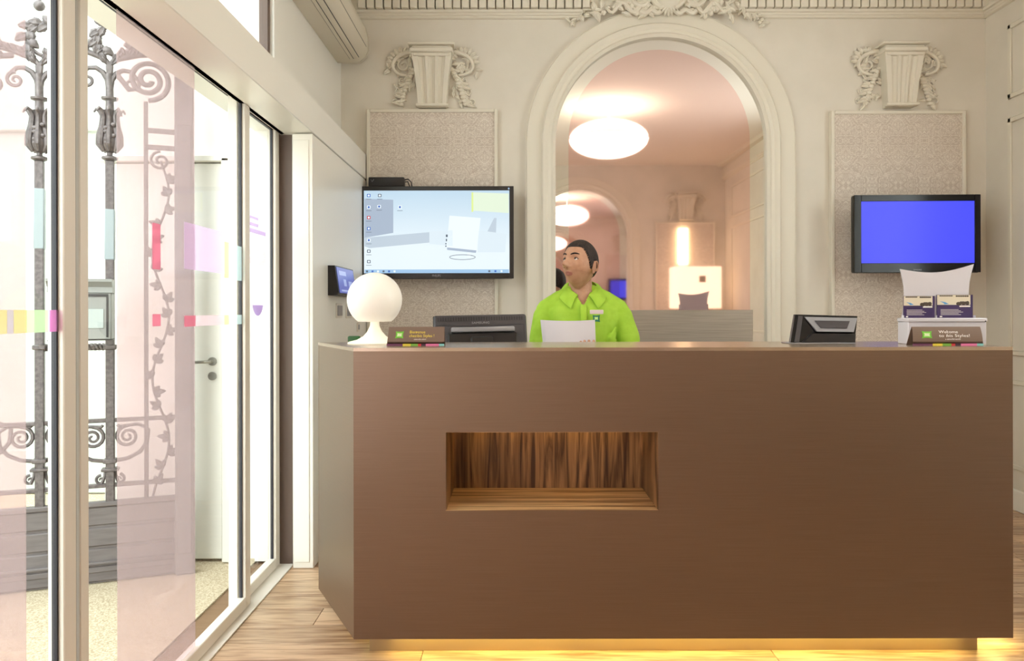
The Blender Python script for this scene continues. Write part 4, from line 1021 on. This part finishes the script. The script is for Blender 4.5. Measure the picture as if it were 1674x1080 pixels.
# shirt: torso and long sleeves in one surface, folds modelled at the elbows
sh = MB()
sh.rings([ring(0, cy, z, a+.006, b+.006, 36) for z, a, b, cy in TOR[1:-1]]+[ring(0, .046, 1.30, .098, .072, 36), ring(.0, .05, 1.322, .070, .064, 36)])
for sd in (-1, 1):
    A = ARM[sd]; pts_, rr = [], []
    for q in range(len(A)-1):
        for k in range(8):
            t = k/8; pts_.append(A[q].lerp(A[q+1], t)); r0 = [.062, .058, .055, .046, .040]; r_ = r0[q]+(r0[q+1]-r0[q])*t
            g_ = q*8+k; r_ += (.0045*math.sin(g_*2.2+sd) if 9 < g_ < 26 else 0); rr.append(r_)
    pts_, rr = pts_[:-5], rr[:-5]
    sh.tube([pts_[0]-Vector((sd*.05, 0, -.01))]+pts_, [.064]+rr, 20)
    sh.tube([(sd*.05, .045, 1.325), (sd*.11, .04, 1.285), (sd*.172, .03, 1.232)], [.035, .046, .058], 18, True)
    for k in range(5):   # drapery folds from the armpit and around the elbow
        a0 = Vector((sd*.15, -.085, 1.15-.03*k)); sh.tube([a0, a0+Vector((-sd*.03, -.012, -.05-.008*k)), a0+Vector((-sd*.05, -.006, -.13))], [.006, .010, .004], 8, True)
        c = A[2].lerp(A[1], .15*k); sh.tube([c+Vector((.05*math.cos(a), -.052*abs(math.sin(a))-.0, .012*math.sin(3*a+k))) for a in [PI*i/8 for i in range(9)]], .0075, 8, True)
sh = remesh(sh, .0055, 4)
bmesh.ops.delete(sh.bm, geom=[f for f in sh.bm.faces if (lambda c: c.y < .01 and c.z > 1.262 and abs(c.x+.004) < .006+.034*(c.z-1.262)/.06)(f.calc_center_median())], context='FACES')
# gentle cloth irregularity
for v in sh.bm.verts:
    c = v.co; d = .0025*math.sin(c.x*46+c.z*31)+.002*math.sin(c.z*60-c.x*38+c.y*20); nn = Vector((c.x*.3, -1 if c.y < .03 else 1, 0)).normalized(); v.co += nn*d
sh.build('polo_shirt', LIME, man, ang=80)
# collar: two wings and a stand, open at the throat
for sd in (-1, 1):
    m = MB(); rings = []
    for k in range(15):
        t = k/14; a = PI/2-sd*0+sd*0; ang_ = PI/2+(-sd)*(PI*.88*t)      # from nape round to the front
        ca, sa = math.cos(ang_), math.sin(ang_)
        zt_ = 1.388-.080*t**1.7; r1a, r1b = .067+.006*t, .062+.016*t
        p_in = Vector((r1a*ca, .047+r1b*sa, zt_)); wd = .040+.026*t**3
        p_out = Vector(((r1a+.046)*ca+sd*.022*t**3, .047+(r1b+.040)*sa-.014*t, zt_-wd))
        top_ = (p_in*.6+p_out*.4)+Vector((0, 0, .012))
        low = p_in+Vector((0, 0, -.045))
        rings.append([low, p_in, top_, p_out, p_out+Vector((-.004*ca, -.004*sa*0, -.002)), top_-Vector((.003*ca, .003*sa, .006)), p_in-Vector((-.0*ca, 0, .006))+Vector((.004*ca, .004*sa, 0))])
    m.rings(rings); m.build('collar', LIME, man, ang=50)
m = MB(); m.box(-.0155, .0155, -.131, -.1235, 1.09, 1.26, .003, mat=Matrix.Translation((-.005, .0, 0)) @ Matrix.Rotation(0, 4, 'X'))
for v in m.bm.verts: v.co.y += (v.co.z-1.12)*.33+(.0 if v.co.z > 1.12 else 0)+.004
m.build('placket', LIME, man)
m = MB()
for z in (1.235, 1.175): m.ball((-.005, -.123+(z-1.12)*.33, z), (.005, .002, .005), 8)
m.build('button', WPR, man)
bx, bz_ = X(977, 3.61)-px0, Z(510, 3.61)
m = MB(); m.box(bx-.034, bx+.030, -.118, -.112, bz_-.010, bz_+.010, .002); m.build('name_badge', M('pale_pink_badge', C(226,206,208), .4), man, label='pale pink name badge')
m = MB(); pillow(m, bx-.004, bz_-.031, .036, .034, -.1165); m.mi = 1; pillow(m, bx-.004, bz_-.030, .018, .014, -.1172); m.build('chest_emblem', [M('emblem_teal', C(40,120,96), .5), PGLIGHT], man)
# trousers and shoes
tr_ = MB(); tr_.rings([ring(0, .03, z, a, b, 28) for z, a, b in ((.66, .15, .12), (.72, .17, .135), (.86, .166, .132))])
for sd in (-1, 1): tr_.tube([(sd*.085, .02, .685), (sd*.10, -.2, .655), (sd*.11, -.37, .64), (sd*.11, -.375, .56), (sd*.11, -.30, .40), (sd*.10, -.225, .24)], [.096, .088, .074, .07, .062, .055], 16, True)
remesh(tr_, .009, 2).build('trousers', TROUSER, man, ang=80)
for sd in (-1, 1):
    s2 = MB(); s2.tube([(sd*.10, -.185, .185), (sd*.10, -.27, .175), (sd*.105, -.385, .158)], [.045, .044, .034], 14, True); s2.box(sd*.10-.04, sd*.10+.04, -.41, -.15, .125, .145, .01)
    remesh(s2, .006, 2).build('shoe', SHOE, man, ang=80)

# stool carrying him
st = thing('stool', 'dark high stool under the seated man behind the counter', 'stool', (px0, Yp, 0))
m = MB(); m.lathe([(.0, .565), (.18, .567), (.195, .58), (.195, .60), (.17, .612), (0, .615)], seg=32); m.build('seat', BLACK, st)
m = MB(); m.tube([(0, 0, .02), (0, 0, .57)], .025, 14); m.lathe([(0, 0), (.22, 0), (.22, .012), (.04, .03), (0, .03)], seg=32); m.build('pedestal', MIDG, st)
m = MB(); m.tube([(.12*0+.28*math.cos(2*PI*k/32), .28*math.sin(2*PI*k/32)*1.0, .115) for k in range(33)], .010, 8)
for a in (0, PI/2, PI, 1.5*PI): m.tube([(0, 0, .115), (.28*math.cos(a), .28*math.sin(a), .115)], .008, 8)
m.build('foot_ring', MIDG, st)

# sheet of paper in his hands
Yq = 3.43; pa = [P(884, 523, Yq), P(973, 524, Yq), P(973, 566, Yq), P(889, 566, Yq)]
c0 = P(930, 545, Yq); m = MB(); rings = []
for k in range(13):
    t = k/12; xx = (P(884, 0, Yq).x*(1-t)+P(974, 0, Yq).x*t)-c0.x; yb = -.030*math.sin(PI*t)+(.03*(1-t)**3); zt_ = P(0, 523+1.5*math.sin(PI*t), Yq).z-c0.z
    rings.append([Vector((xx+.000, yb+.035, zt_)), Vector((xx+.012*(1-t), yb, zt_-.12)), Vector((xx+.012*(1-t), yb+.0008, zt_-.12)), Vector((xx, yb+.0358, zt_))])
m.rings(rings); o = m.build('sheet_of_paper', PAPER, None, ang=60); o.location = c0
tag(o, 'white sheet of paper held by the man in the lime shirt', 'paper')

# ------------------------------------------------------------------ third level: pieces that belong to a part
def nest(root_stem, child_stem, parent_stem):
    st_ = lambda o: o.name.split('.')[0]
    for r_ in [o for o in bpy.data.objects if o.parent is None and st_(o) == root_stem]:
        ps = [o for o in r_.children if st_(o) == parent_stem]
        for c in [o for o in r_.children if st_(o) == child_stem]:
            if ps: c.parent = ps[0]
for a in (('tent_card', 'logo', 'card'), ('tent_card', 'lettering', 'card'), ('tent_card', 'colour_stripe', 'card'),
          ('wall_screen', 'desktop_picture', 'screen'), ('wall_screen', 'desktop_icons', 'screen'), ('wall_screen', 'lettering', 'bezel'), ('wall_screen', 'indicator', 'bezel'),
          ('television', 'lettering', 'bezel'), ('computer_monitor', 'lettering', 'rear_housing'), ('computer_monitor', 'vent_slots', 'rear_housing'),
          ('touch_terminal', 'grille_inset', 'speaker_grille'), ('wall_tablet', 'screen_graphics', 'screen'), ('switch_plate', 'rocker', 'frame'),
          ('letterbox', 'name_plate', 'box'), ('letterbox', 'slot', 'box'), ('brochure', 'photo_print', 'cover'), ('brochure', 'text_lines', 'cover'),
          ('brochure_holder', 'screw', 'ledge'), ('door_4', 'door_handle', 'door_leaf'), ('ironwork_gate', 'vine_leaf', 'vine_stem'), ('air_conditioner', 'louvre', 'air_outlet'),
          ('floor_lamp', 'emblem', 'shade'), ('person', 'collar', 'polo_shirt'), ('person', 'placket', 'polo_shirt'), ('person', 'button', 'polo_shirt'),
          ('person', 'name_badge', 'polo_shirt'), ('person', 'chest_emblem', 'polo_shirt'), ('door_3', 'round_sticker_band', 'round_sticker')):
    nest(*a)
